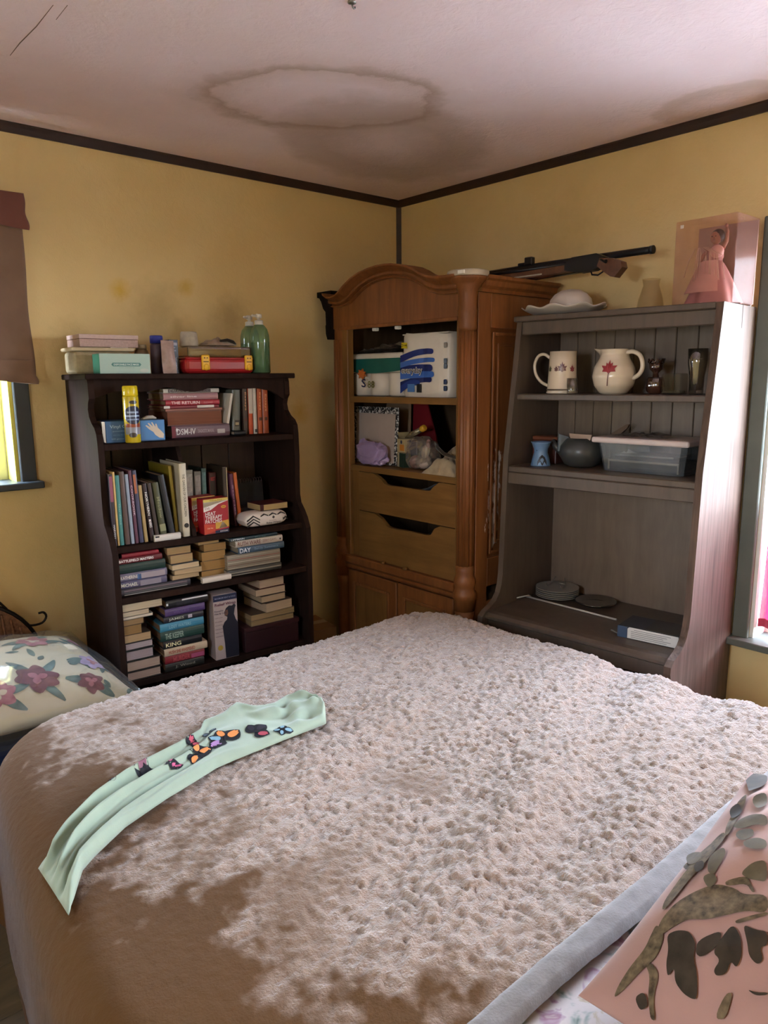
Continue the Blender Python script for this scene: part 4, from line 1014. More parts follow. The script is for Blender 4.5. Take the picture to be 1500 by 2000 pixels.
band(ST[0][0], -.112, -.098, .001, .042, '#7c2a38'); obj('emblem', MB().ball((-.093, -.0012, .028), .004, .001, .007, 10), plain('#e6e0da'), ST[0][0])
band(ST[3][0], -.104, -.082, .001, .010, '#d8cdc0'); band(ST[3][0], .02, .085, .001, .010, '#c9bdb2')
spine_title(*ST[4], 'THE RETURN', '#e6c9c4', (.10, .62), .55); spine_title(*ST[4], 'novel', '#c06a70', (.70, .86), .45)
spine_title(*ST[5], 'silver line', '#c9b8b4', (.12, .60), .28)
band(ST[6][0], -.088, .072, .002, .0135, '#4a3c38'); spine_title(*ST[6], 'CRUSHED', '#d8d2c8', (.10, .45), .55, off=0.0); spine_title(*ST[6], 'NEW BOOK', '#b9b2a8', (.52, .80), .5)
# things leaning and standing beside it
t, L, T_ = book('thin white book leaning against the grey-green one', BK, .488, .498, 1.434, 1.545, -.285, .12, '#c9c2b4', None, upright=True, lean=R(11), hard=False)
t, L, T_ = book('tall grey-green book standing behind the leaning white one', BK, .521, .554, 1.405, 1.556, -.262, .14, '#5e5f54', None, upright=True, lean=R(2)); band(t, -.008, .012, .015, .038, '#2b2019')
band(t, -.006, .008, .02, .030, '#a0906c', -.0007)
t, L, T_ = book('black book lying flat under the grey-green one', BK, .516, .563, 1.388, 1.404, -.285, .15, '#17171a', None)
G = None
for lb, a, b_, zt, c in (('dark brown upright book first in the orange row', .566, .586, 1.568, '#3d2a22'), ('upright book with white upper and orange lower spine', .588, .606, 1.572, '#b5451c'), ('white upright book standing among orange ones', .608, .623, 1.568, '#c0b8ac'),
                         ('orange upright book next to the white one', .627, .646, 1.566, '#a5481e'), ('worn red-orange upright book at the row end', .648, .673, 1.558, '#93401f')):
    t, L, T_ = book(lb, BK, a, b_, 1.388, zt, -.265, .14, c, 'orange and white row on the upper shelf', upright=True)
    if 'white upper' in lb: band(t, -.0085, .0085, .078, L-.002, '#b8ac9c')
    elif 'white upright' in lb: obj('publisher_mark', MB().box(-.004, .004, -.0008, -.0002, .006, .018), plain('#3a3a3c'), t)
    elif 'orange' in lb: spine_title(t, L, T_, 'Essays', '#d9a06a' if 'next' in lb else '#c98a5a', (.12, .5), .4, True); band(t, -.006, .006, .05, .062, '#4a2413')

# --- middle shelf, upright row leaning away from the divider
G = 'upright books on the middle shelf'
up = [(.0225, .034, 1.290, -.2, '#2c2028', 'black spined book with white lettering against the bookcase side'),
      (.035, .0425, 1.297, -.3, '#c8a566', 'thin cream-yellow book second along the middle shelf'),
      (.0435, .0575, 1.285, -.4, '#3f7f7a', 'teal book near the bookcase side'),
      (.061, .078, 1.296, -1.2, '#57433c', 'brown paperback just after the teal book'),
      (.081, .0925, 1.286, -1.8, '#8d98a6', 'pale grey-blue thin book on the middle shelf'),
      (.0955, .1065, 1.298, -2.2, '#5d3344', 'plum book with silver lettering on the middle shelf'),
      (.1095, .124, 1.297, -2.5, '#3e3f58', 'dark blue-violet book with an orange label'),
      (.127, .139, 1.245, -3.2, '#a58a58', 'short yellowish book in the middle-shelf row'),
      (.147, .162, 1.250, -5.0, '#2d1a1e', 'dark maroon book with bright white title, tilted'),
      (.166, .180, 1.250, -5.5, '#3a2a22', 'dark brown book between the maroon and olive ones'),
      (.185, .207, 1.250, -6.0, '#4a4b30', 'olive green book with a pale panel at its foot'),
      (.216, .238, 1.275, -7.8, '#15161c', 'black slab-like book leaning steeply on the shelf')]
UB = []
for a, b_, zt, ln, c, lb in up:
    t = book(lb, BK, a, b_, 1.0485, zt, -.375, .17, c, G, upright=True, lean=R(ln), hard=(b_-a) > .014, dz=abs(math.sin(R(ln)))*(b_-a)*.5); UB.append(t)
spine_title(*UB[0], 'HARVEST', '#d6d2d0', (.70, .90), .5, True); band(UB[0][0], -.005, .005, .15, .235, '#8a4a5c')
spine_title(*UB[2], 'Gardens', '#7fb0a4', (.4, .7), .4, True)
spine_title(*UB[5], 'COOKBOOK', '#c9b0bc', (.20, .62), .6, True)
band(UB[6][0], -.006, .002, .17, .235, '#a8603a')
spine_title(*UB[8], 'NORTHERN', '#e8e2da', (.15, .55), .5, True); spine_title(*UB[8], 'MARKS', '#f0ebe4', (.62, .76), .6, True)
band(UB[10][0], -.010, .010, .03, .055, '#8a8a66'); spine_title(*UB[10], 'Meadow', '#8a8c66', (.25, .62), .45, True)
t = book('white spined book standing against the shelf divider', BK, .264, .290, 1.0485, 1.308, -.375, .19, '#c9bfa8', G, upright=True, lean=R(-.6)); UB.append(t)
spine_title(*t, 'THE GARDEN OF OUR CHILDREN', '#4a4238', (.14, .72), .34, True)
obj('emblem', MB().lathe([(.0085, 0), (.0085, .0005)], 18, M=Matrix.Translation((0, -.0002, .04)) @ Matrix.Rotation(R(90), 4, 'X')), plain('#2c2620'), t[0])
t = book('yellow-olive folder wedged behind the white spined book', BK, .247, .259, 1.0485, 1.300, -.345, .21, '#8c7a24', G, upright=True, lean=R(-3), hard=False)
t = book('white paperback lying in front of the leaning books', BK, .155, .248, 1.0475, 1.070, -.392, .016, '#d3cdc4', None, spine=True, hard=False, pages='#d8d2c8')
band(t[0], -.044, -.030, .014, .0195, '#2c2a2c')

# --- behind the heat patches: cases and books
for lb, a, b_, zt, c in (('clear silver media case by the divider', .325, .355, 1.268, '#8a857c'), ('second silver media case behind the red box', .360, .386, 1.260, '#7d7a74'), ('slim teal media case behind the red box', .388, .407, 1.270, '#3c5a58'), ('black and red media case behind the red box', .418, .446, 1.252, '#4a1a1c')):
    t = thing('media_case', lb, 'case', BK, ((a+b_)/2, -.252, 1.0482), 0, 'media cases on the middle shelf', 0, R(1.0))
    w, h = b_-a, zt-1.0478
    obj('case', MB().box(-w/2, w/2, 0, .13, 0, h, .0015), plain(c, 0.25, 0.2, 0.6), t)
    obj('spine_label', MB().box(-w*.36, w*.36, -.0008, 0, h*.45, h*.93), plain({'#8a857c': '#b8b2a8', '#7d7a74': '#a39d95', '#3c5a58': '#5a7d78', '#4a1a1c': '#2a1c1c'}[c], 0.3, 0.5, .5, 0, 60), t)
    if '#4a1a1c' == c: text(t, 'BEST', w*.6, .014, (0, -.001, h*.88), plain('#c04040'), FRONT)
t = book('dark brown book with a pale edge behind the heat patch box', BK, .455, .472, 1.0478, 1.275, -.30, .15, '#3a2f22', None, upright=True); band(t[0], .005, .0085, 0, .225, '#a89870')
t = book('violet spined thin book leaning beside the orange one', BK, .492, .506, 1.0485, 1.248, -.31, .14, '#5a2c48', None, upright=True, lean=R(-4.2)); spine_title(*t, 'Stories', '#a07a90', (.2, .8), .4, True)
t = book('orange spined thin book leaning on the middle shelf', BK, .508, .522, 1.0485, 1.252, -.31, .14, '#b85a20', None, upright=True, lean=R(-4.2))
# spiral notebook
t = thing('spiral_notebook', 'dark spiral notebook standing at the back of the middle shelf', 'notebook', BK, (.60, -.20, 1.0495), 0, None, R(-6))
obj('cover', MB().box(-.075, .075, 0, .012, 0, .148, .002), plain('#120f11', .7), t)
for k in range(13): obj('spiral_loop', MB().tube([(-.068+k*.0113, .006+.012*math.cos(a), .150+.010*math.sin(a)) for a in [q*PI/5 for q in range(10)]], .0012, 5, True), plain('#6a5a5c', .3, .1, .5, .8), t)
# heat patch boxes
def heat_box(label, pos, rz):
    t = thing('heat_patch_box', label, 'box', BK, pos, rz, 'heat patch boxes')
    w, h, d = .098, .128, .05
    obj('carton', MB().box(-w/2, w/2, 0, d, 0, h, .001), plain('#a01c26', .4, .1), t)
    f = -.0005
    def p(nm, pts, c): obj(nm, MB().prism(pts, 'y', f, 0), plain(c, .4, .08), t)
    p('printed_panel', [(-.048, .098), (.048, .118), (.048, .127), (-.048, .127)], '#cdb65a')
    p('printed_panel', [(-.048, .082), (-.02, .088), (.01, .106), (.048, .116), (.048, .118), (-.048, .117)], '#e0d8cc')
    p('printed_panel', [(-.048, .001), (-.006, .001), (-.006, .034), (-.048, .038)], '#c2442a')
    p('printed_panel', [(-.004, .016), (.048, .020), (.048, .046), (-.004, .040)], '#c99a3a')
    p('printed_panel', [(-.046, .0), (.048, .0), (.048, .014), (-.004, .010)], '#1f2a44')
    p('printed_figure', [(.010, .016), (.044, .019), (.030, .036), (.024, .040), (.018, .034)], '#d9cfc2')
    obj('gold_badge', MB().lathe([(.010, 0), (.010, .0008)], 18, sx=1, sy=.55, M=Matrix.Translation((.030, f, .095)) @ Matrix.Rotation(R(90), 4, 'X')), plain('#d39a34', .35), t)
    W = plain('#ece4dc', .5)
    text(t, 'HEAT', .040, .013, (-.022, -.0008, .0745), W); text(t, 'THERAPY', .066, .013, (-.010, -.0008, .0605), W); text(t, 'PATCHES', .064, .013, (-.011, -.0008, .0465), W)
    text(t, 'CVS', .018, .008, (-.034, -.0008, .094), plain('#7a2830', .5)); text(t, 'Value Size', .05, .005, (.0, -.0008, .1225), plain('#8a7426', .5))
    text(t, 'NEW', .012, .004, (.030, -.0015, .095), plain('#7a2010', .5)); text(t, 'Odor free', .022, .005, (-.026, -.0008, .022), plain('#ecc9a8', .5)); text(t, '8 PATCHES', .03, .005, (.028, -.0008, .006), W)
    return t
heat_box('red heat therapy patch box facing out on the middle shelf', (.384, -.387, 1.0478), R(3))
heat_box('dark red patch box pushed behind the front heat patch box', (.366, -.320, 1.0478), R(8))
# wipes pack and book on it
t = thing('wipes_pack', 'soft white baby wipes pack with black geometric pattern', 'wipes', BK, (.585, -.392, 1.0478), R(2))
def wp(u, v):
    a = v*2*PI; k = (1-abs(2*u-1)**6)**.5; x = (u-.5)*.182
    return (x, .045 + .045*math.copysign(abs(math.cos(a))**.6, math.cos(a))*(.75+.25*k), .0295 + .0285*k*math.copysign(abs(math.sin(a))**.6, math.sin(a)))
obj('pack', MB().grid(wp, 26, 33), plain('#d9cfc6', .35, .06), t)
BKP = plain('#1c1a1c', .4)
for i in range(-4, 5):
    for (xx, zz) in ((-.062, .032),):
        pass
def chev(cx, cz, w, h, th):
    return [(cx-w, cz-h), (cx, cz), (cx+w, cz-h), (cx+w, cz-h+th), (cx, cz+th), (cx-w, cz-h+th)]
for k in range(3):
    obj('chevron_print', MB().prism(chev(-.058, .022+.011*k, .026, .016, .0045), 'y', -.0012, .004), BKP, t)
for cx in (-.012, .024, .060):
    obj('chevron_print', MB().prism(chev(cx, .047, .016, .007, .0040), 'y', -.0005, .006), BKP, t)
obj('chevron_print', MB().prism(chev(.078, .028, .010, .010, .0045), 'y', .0, .008), BKP, t)
text(t, 'Baby Wipes', .062, .008, (.026, -.0012, .014), plain('#3a3436')); text(t, '76', .014, .008, (.071, -.0006, .025), plain('#3a3436')); text(t, 'Sensitive', .03, .004, (.022, -.0012, .023), plain('#7a6e6e'))
obj('diamond_print', MB().prism([(.020, .034), (.026, .028), (.032, .034), (.026, .040)], 'y', -.0012, .003), plain('#3a3436'), t)
t = book('cream paged book lying on the wipes pack', BK, .567, .686, 1.1065, 1.130, -.372, .10, '#4a1a18', None, spine=False, hard=False, yaw=R(4), pages='#b0986a'); band(t[0], -.062, -.046, .0005, .0225, '#3d1416', 0.0004)
t = book('black softcover lying behind the wipes pack', BK, .540, .615, 1.0478, 1.108, -.28, .065, '#17161a', None, hard=False)

# --- third shelf
Z3 = .878
G = 'hardcovers lying on the third shelf'
LB = [('glossy magazines at the foot of the third-shelf hardcover stack', .011, .262, .903, '#2f2a30', .20), ('blue-grey photo-spined book with pale letters, on the magazines', .011, .178, .928, '#565068', .17), ('photo-spined book with pale lettering, below the dark green one', .011, .180, .955, '#6a6478', .17),
      ('dark green hardcover in the third-shelf stack', .014, .176, .988, '#16302a', .17), ('dark red book with gleaming white lettering on the third shelf', .010, .166, 1.009, '#5c161c', .17), ('crimson hardcover topping the third-shelf stack', .025, .155, 1.0225, '#7c1a26', .16)]
S3 = []
z = Z3
for lb, a, b_, zt, c, D in LB:
    S3.append(book(lb, BK, a+.013, b_+.008, z, zt, -.40, D, c, G, hard='magaz' not in lb, pages='#a89a8a')); z = zt
spine_title(*S3[4], 'BATTLEFIELD MASTERS', '#f6f2ea', (.03, .80), .42, glow=.15)
spine_title(*S3[2], 'KATHERINE', '#e0d8c8', (.03, .38), .42, glow=.2); band(S3[2][0], -.015, .075, .003, .022, '#9a8e92'); band(S3[2][0], -.022, -.008, .002, .020, '#3c5a86')
spine_title(*S3[1], 'MICHAEL', '#d8d4c0', (.03, .38), .48, glow=.2); band(S3[1][0], -.012, .06, .003, .021, '#857c86')
for k, (za, zb, c) in enumerate(((.002, .005, '#8a8680'), (.008, .011, '#5a5a58'), (.014, .019, '#6a5a60'))): band(S3[0][0], -.11, .11, za, zb, c)
G = 'paperbacks in the crooked third-shelf pile'
rows = [('lowest paperback of the crooked pile on the third shelf', .206, .306, .921, 2), ('second lowest paperback of the crooked third-shelf pile', .214, .313, .942, -3), ('pale paperback sticking out midway in the crooked pile', .203, .304, .962, 4), ('second paperback from the top of the crooked pile', .204, .286, .993, 2), ('topmost paperback of the crooked third-shelf pile', .196, .281, 1.020, -2)]
z = .9036
for i, (lb, a, b_, zt, yw) in enumerate(rows):
    book(lb, BK, a, b_, z, zt, -.395 + (0, -.006, -.012, 0, .006)[i], .15, ('#4a3a30', '#7a6a4a', '#3c4a50', '#5a3a2c', '#4c4438')[i], G, spine=False, hard=False, yaw=R(yw), pages=('#b39872', '#b69c78', '#c2ab88', '#a88c64', '#9c815a')[i]); z = zt
G = 'paperbacks in the neat third-shelf pile'
rows = [('bottom browned paperback of the neat third-shelf pile', .322, .415, .912), ('second browned paperback of the neat third-shelf pile', .322, .416, .948), ('third browned paperback up the neat third-shelf pile', .326, .420, .982), ('upper browned paperback of the neat third-shelf pile', .337, .422, 1.010), ('small paperback capping the neat third-shelf pile', .316, .398, 1.023)]
z = Z3
for i, (lb, a, b_, zt) in enumerate(rows):
    book(lb, BK, a, b_, z, zt, -.372, .14, ('#5c4a30', '#4a3a2a', '#6a5638', '#54432c', '#6c5a40')[i], G, spine=False, hard=False, yaw=R((2, -1, 3, -2, 5)[i]), pages=('#a27f4e', '#9c7848', '#a07c4c', '#98764a', '#a5875c')[i]); z = zt
book('white edged paperback lying alone before the neat pile', BK, .308, .418, Z3, .8985, -.418, .022, '#d6cabc', None, spine=True, hard=False, pages='#d6cabc')
G = 'books under the white-spined thriller stack'
rows = [('dark magazine stack base at the shelf end', .410, .636, .905, '#3a3630', False), ('loose pale magazines above the stack base', .414, .632, .960, '#857a68', False), ('slate blue book below the white-spined thriller', .457, .647, .986, '#3d5266', True), ('white-spined thriller with brown capitals on the third shelf', .448, .641, 1.012, '#b9ada0', True), ('dark teal book lying on the white-spined thriller', .424, .620, 1.0240, '#1c3236', True)]
z = Z3; S3C = []
for lb, a, b_, zt, c, hd in rows:
    S3C.append(book(lb, BK, a, b_, z, zt, -.402 if hd else -.396, .17, c, G, hard=hd, pages='#9a8e7c')); z = zt
spine_title(*S3C[3], 'RUTH WARE', '#6a3a36', (.04, .52), .62); spine_title(*S3C[3], 'ZERO DAYS', '#8a6a60', (.56, .86), .42); obj('spine_mark', MB().lathe([(.0035, 0), (.0035, .0005)], 14, M=Matrix.Translation((.086, -.0002, .012)) @ Matrix.Rotation(R(90), 4, 'X')), plain('#2c2626'), S3C[3][0])
spine_title(*S3C[2], 'DAY', '#d6dade', (.03, .26), .66); spine_title(*S3C[2], 'Sandy Summers', '#6a86a0', (.34, .86), .42)
spine_title(*S3C[4], 'LIPPMAN', '#c9cfcf', (.03, .30), .6); spine_title(*S3C[4], 'Murder', '#4a6c6c', (.52, .76), .55)
for k in range(5): band(S3C[1][0], -.107, .107, .004+k*.0105, .006+k*.0105, ('#b8ac98', '#6c4a40', '#c2b8a6', '#8c3a34', '#a89c88')[k])
band(S3C[0][0], -.11, .11, .012, .0165, '#8c8474'); band(S3C[0][0], -.11, .02, .004, .0065, '#a09888')

# --- bottom shelf
Z4 = .5785
G = 'page-edge stack on the bottom shelf'
rows = [('lowest', .136, .612, '#2c2622', '#a08878', True), ('second lowest', .136, .650, '#2a2420', '#a58d7c', True), ('third lowest', .114, .688, '#1c2220', '#9c8a8a', True), ('fourth lowest', .114, .716, '#1a1a1c', '#a59696', True), ('fifth lowest', .106, .744, '#3a3026', '#a88c68', False), ('sixth lowest', .076, .777, '#4a3824', '#8a6c44', False), ('seventh lowest', .085, .798, '#3c3024', '#8c7250', False), ('thin pale', .118, .808, '#8a8478', '#c4b8a4', False), ('second from top', .105, .826, '#5a5044', '#b6a68c', False), ('topmost', .152, .853, '#3c2e24', '#b6a68a', False)]
z = Z4
for i, (o_, b_, zt, c, pg, hd) in enumerate(rows):
    book(f'{o_} book of the page-edge stack against the bookcase side', BK, .0240, b_+.008, z, zt, -.41, .16, c, G, spine=False, hard=hd, pages=pg, yaw=R((0, .4, .3, .5, -.5, 0, .3, .6, 0, -.3)[i])); z = zt
G = 'spine-out stack on the bottom shelf'
rows = [('dark book with pale lettering, lowest of the spine-out stack', .157, .301, .608, '#26241f', 'J. Wood', '#8a8678'), ('red book with pink end in the spine-out stack', .158, .304, .636, '#7c2228', 'MURDER', '#b85a5c'), ('cream book with red capitals in the spine-out stack', .157, .316, .664, '#bda88c', 'HUSH SHE WHISPERED', '#9a3a38'), ('black book with gleaming yellow letters in the spine-out stack', .155, .297, .693, '#15161a', 'KING', '#e8dfae'), ('dark green book with tall pale capitals in the spine-out stack', .147, .307, .728, '#24403a', 'THE KEEPER', '#9fb0a0'), ('light blue book midway up the spine-out stack', .147, .307, .757, '#3f7f98', 'LOST WATERS', '#8ab4c2'), ('dark book with mixed pale lettering under the purple one', .162, .307, .780, '#26262e', 'JAMES', '#b0b2a0'), ('purple book second from the spine-out stack top', .168, .314, .808, '#4d3a66', 'VIOLET', '#6c5a8a'), ('glossy black book topping the spine-out stack', .173, .328, .838, '#141216', 'KOONTZ', '#3c3a42')]
z = Z4
for i, (lb, a, b_, zt, c, tt, tc_) in enumerate(rows):
    t = book(lb, BK, a, b_, z, zt, -.410, .16, c, G, hard=True, pages='#8a6a50'); z = zt
    spine_title(*t, tt, tc_, ((.25, .75), (.2, .62), (.10, .70), (.06, .45), (.10, .52), (.2, .7), (.12, .5), (.2, .6), (.25, .70))[i], (.4, .62, .45, .5, .6, .4, .5, .4, .55)[i], glow=.2)
    if i == 1: band(t[0], .022, .070, .004, .020, '#a04a68')
    if i == 8: band(t[0], -.02, .075, .0225, .0275, '#c9c9cc'); band(t[0], -.0765, -.070, .012, .020, '#d8d4d4')
    if i == 6: band(t[0], .015, .03, .006, .018, '#b0a8b0')
# relief wrap carton
t = thing('relief_wrap_box', 'tall white carton with purple lettering and a dark figure beside the spine-out stack', 'box', BK, (.392, -.41, Z4), R(-1))
w, h = .092, .246
obj('carton', MB().box(-w/2, w/2, 0, .07, 0, h, .001), plain('#a89894', .45, .06), t)
def p(nm, pts, c, y0=-.0006): obj(nm, MB().prism(pts, 'y', y0, 0), plain(c, .45, .08), t)
p('printed_band', [(-.046, .222), (.046, .222), (.046, .245), (-.046, .245)], '#1d2440')
p('printed_figure', [(.046, .002), (-.006, .002), (-.008, .06), (-.012, .10), (-.014, .125), (-.006, .140), (.004, .148), (.006, .158), (-.004, .165), (-.005, .178), (.002, .192), (.014, .200), (.026, .198), (.034, .204), (.040, .197), (.036, .186), (.032, .165), (.038, .145), (.046, .13)], '#20202c')
p('printed_face', [(-.004, .166), (.005, .163), (.010, .172), (.008, .186), (-.001, .184), (-.005, .176)], '#6a4a40', -.0009)
p('printed_sun', [(-.026+.010*math.cos(a), .045+.010*math.sin(a)) for a in [k*PI/8 for k in range(16)]], '#a88c3c')
text(t, 'Relief Wrap', .082, .014, (.0, -.0009, .208), plain('#5c2440', .5)); text(t, 'Reusable', .034, .006, (-.026, -.0009, .186), plain('#3a3048', .5)); text(t, 'Hot & Cold', .046, .007, (-.020, -.0009, .176), plain('#2c2440', .5))
for k in range(6): text(t, ('neck pain', 'shoulder', 'soothing', 'headache', 'upper back', 'washable')[k], .03, .005, (-.028, -.0009, .160-.014*k), plain('#6a5a60', .5))
text(t, 'MAXIMUM HEAT & COLD', .08, .006, (0, -.0009, .2335), plain('#8a8fa8', .5))
# maroon box and the stack on it
t = thing('maroon_box', 'low dark maroon box under the cream paperbacks on the bottom shelf', 'box', BK, (.582, -.405, Z4))
obj('box_body', MB().box(-.115, .115, 0, .22, 0, .078, .002), plain('#2c1216', .5), t); obj('box_lid', MB().box(-.118, .118, -.003, .223, .078, .0955, .002), plain('#341619', .5), t)
G = 'cream paged stack on the maroon box'
rows = [('lowest wide paperback on the maroon box', .496, .678, .696, .19, '#5a4a3c', '#8f7a58'), ('open-edged thick paperback above the lowest wide one', .495, .684, .720, .19, '#4c3e30', '#97805e'), ('cream paperback jutting out on the wide ones', .556, .674, .756, .16, '#6a5646', '#b5a088'), ('slim cream hardback midway on the maroon box stack', .540, .651, .787, .15, '#2c2220', '#ab967c'), ('cream paperback second from the maroon box stack top', .520, .645, .814, .15, '#5a483a', '#b39c84'), ('thick cream book topping the maroon box stack', .534, .647, .852, .15, '#4a1c18', '#b49c86')]
z = Z4 + .096
for i, (lb, a, b_, zt, D, c, pg) in enumerate(rows):
    book(lb, BK, a, b_, z, zt, -.402 + (0, 0, -.004, 0, .0, 0)[i], D, c, G, spine=False, hard=(i in (3, 5)), pages=pg, yaw=R((0, 2, 6, 3, 1, 4)[i])); z = zt

# ------------------------------------------------------------------ on top of the bookcase
ZB = 1.6165
t = thing('food_tub', 'cream plastic tub with a pale lid under the flat box', 'tub', BK, (.090, -.112, ZB))
obj('tub', MB().box(-.098, .098, -.07, .07, 0, .077, .014, 3), translucent('cream_tub', '#c9b896', 0.35), t); obj('lid', MB().box(-.106, .106, -.078, .078, .077, .090, .006, 2), plain('#cdb894', .45), t)
t = thing('flat_box', 'flat pinkish patterned box with a dark lid line lying on the tub', 'box', BK, (.107, -.118, ZB+.0905), R(2))
obj('box_body', MB().box(-.100, .100, -.075, .07, 0, .026, .001), plain('#b09288', .5, .25, .4, 0, 160), t); obj('box_lid', MB().box(-.101, .101, -.076, .071, .0275, .042, .001), plain('#bda298', .5, .12, .4, 0, 90), t)
obj('lid_line', MB().box(-.099, .099, -.074, .069, .026, .0275), plain('#5c3438'), t)
obj('printed_label', MB().box(.0, .062, -.079, -.03, -.0025, -.0002), plain('#c2b2a0', .5), t)
t = thing('face_mask_box', 'mint and white box of disposable face masks on the bookcase edge', 'box', BK, (.128, -.292, ZB), R(-1))
obj('carton', MB().box(-.084, .084, 0, .085, 0, .066, .001), plain('#9fb5a8', .5, .06), t); obj('carton_end', MB().box(-.0848, -.0838, .001, .084, .001, .065), plain('#4a9a84', .5), t)
obj('title_plate', MB().prism([(-.042+.5*.0, .024), (.048, .024), (.053, .030), (.048, .036), (-.042, .036), (-.047, .030)], 'y', -.0006, 0), plain('#4f7d76', .5), t)
text(t, 'DISPOSABLE FACE MASK', .084, .006, (.003, -.0008, .030), plain('#d3e0d6', .5)); text(t, 'non-medical', .05, .003, (.003, -.0004, .020), plain('#7f988e', .5)); obj('tissue_slot', MB().lathe([(.014, 0), (.014, .0005)], 20, sx=1.1, sy=.5, M=Matrix.Translation((.062, 0, .010)) @ Matrix.Rotation(R(90), 4, 'X')), plain('#b5bcae'), t)
def bottle(name, label, cat, pos, prof_body, body, parts, F=BK):
    t = thing(name, label, cat, F, pos)
    obj('bottle_body', MB().lathe(prof_body, 24), body, t)
    for nm, pr, m in parts: obj(nm, MB().lathe(pr, 24), m, t)
    return t
bottle('supplement_jar', 'squat amber supplement jar with a cream lid behind the mask box', 'jar', (.232, -.150, ZB), [(.024, 0), (.0255, .004), (.0255, .070), (.022, .082), (.016, .090)], plain('#7c6448', .3, .3),
       [('jar_lid', [(.0185, .089), (.0185, .101), (.017, .103)], plain('#b9a98c', .5)), ('label_wrap', [(.0259, .012), (.0259, .062)], plain('#8a7058', .5, .4, .3, 0, 60))])
bottle('pill_bottle', 'pill bottle with a royal blue cap beside the navy box', 'bottle', (.276, -.185, ZB), [(.022, 0), (.023, .004), (.023, .098), (.02, .106)], plain('#4a3c48', .35, .1),
       [('bottle_cap', [(.0225, .107), (.0225, .131), (.021, .134)], plain('#27308a', .4))])
t = thing('navy_box', 'upright navy blue medicine carton with white print', 'box', BK, (.316, -.245, ZB), R(6))
obj('carton', MB().box(-.017, .017, 0, .05, 0, .118, .001), plain('#161a30', .4), t)
obj('white_print', MB().box(-.013, .013, -.0006, 0, .098, .108), plain('#a9a6ae', .5), t)
for k, (z, wd) in enumerate(((.088, .014), (.078, .016), (.06, .008))): obj('white_print', MB().box(-.008, -.008+wd, -.0006, 0, z, z+.005), plain('#8a8a98', .5), t)
text(t, 'VITAMIN', .045, .006, (.007, -.0006, .035), plain('#8f93a8', .5), DOWN)
solo('foil_packet', 'pinkish foil packet leaning in front of the blue-capped bottle', 'packet', MB().grid(lambda u, v: (-.024+.048*u*(1-.04*math.sin(v*3)), .004*math.sin(v*5+u*3) + .010*math.sin(PI*u)*math.sin(PI*v)*-1, .115*v), 12, 20), plain('#a58a80', .45, .25, .5, 0, 70), BK, (.288, -.272, ZB+.0005), R(-4), None, R(-8))
# tackle box
t = thing('tackle_box', 'red tackle box with clear lid and yellow latches on the bookcase', 'box', BK, (.478, -.275, ZB))
M_RED = plain('#9a1a1c', .28, .08, .5); M_YEL = plain('#d9a520', .35, .08)
obj('tray', MB().box(-.135, .135, 0, .17, 0, .056, .016, 3), M_RED, t, label='red lower half')
obj('clear_lid', MB().box(-.118, .132, .005, .165, .056, .097, .010, 3), clear('smoky_clear_lid', '#d9cdb4', .25, .06, .16, '#8a7a5c'), t, label='clear upper half')
obj('lid_rim', MB().box(-.134, .134, .001, .169, .050, .057, .003), M_RED, t)
for x in (-.058, .112):
    l_ = obj('latch', MB().box(x-.016, x+.016, -.006, .003, .012, .066, .005, 2), M_YEL, t, label='yellow latch')
    for dx in (-.005, .005): obj('latch_hole', MB().lathe([(.0025, 0), (.0025, .0006)], 10, M=Matrix.Translation((x+dx, -.0062, .055)) @ Matrix.Rotation(R(90), 4, 'X')), plain('#3a2408'), l_)
    obj('latch_slot', MB().box(x-.010, x+.010, -.0068, -.006, .040, .043), plain('#3a2408'), l_); obj('latch_tab', MB().ball((x, -.006, .022), .010, .005, .012, 12), M_YEL, l_)
solo('plastic_cup', 'small upturned frosted cup on the tackle box lid', 'cup', MB().lathe([(.033, 0), (.034, .002), (.030, .046), (.027, .051), (.002, .052)], 28), translucent('frosted_cup', '#cfc2ae', .4), BK, (.390, -.205, ZB+.0985))
solo('clear_dish', 'shallow clear dish lying on the tackle box lid', 'dish', MB().lathe([(.030, 0), (.052, .002), (.058, .005), (.056, .006), (.03, .003)], 30), clear('dish_clear', '#f0e8d8', .25, .05, .1, '#c9bda4'), BK, (.444, -.185, ZB+.0975))
def cloth_heap(w, d, h, seed, nu=26, nv=22):
    def f(u, v):
        x = (u-.5)*w; y = (v-.5)*d; k = max(math.sin(PI*u), 0)**.5*max(math.sin(PI*v), 0)**.5
        return (x + .004*vn(u*7, v*7, seed), y, k*h*(.62 + .38*vn(u*4, v*5, seed+1)) + k*.006*vn(u*13, v*11, seed+2))
    return MB().grid(f, nu, nv)
t = thing('folded_pouch', 'crumpled grey-brown pouch lying on the tackle box lid', 'pouch', BK, (.505, -.195, ZB+.1025), R(8))
obj('pouch_body', cloth_heap(.125, .075, .034, 50), fabric('grey_brown_pouch', '#7a6654', '#958270', .8), t); obj('pouch_flap', MB().tube([(-.01, -.034, .016), (.02, -.037, .020), (.045, -.036, .014), (.06, -.03, .006)], [.004, .006, .006, .004], 8), fabric('dark_pouch_edge', '#2a211a', None, .8), t)
M_GREEN = clear('green_soap', '#b5cfa8', .14, .10, .30, '#7fa07c'); M_PUMP = plain('#b8b0a0', .4)
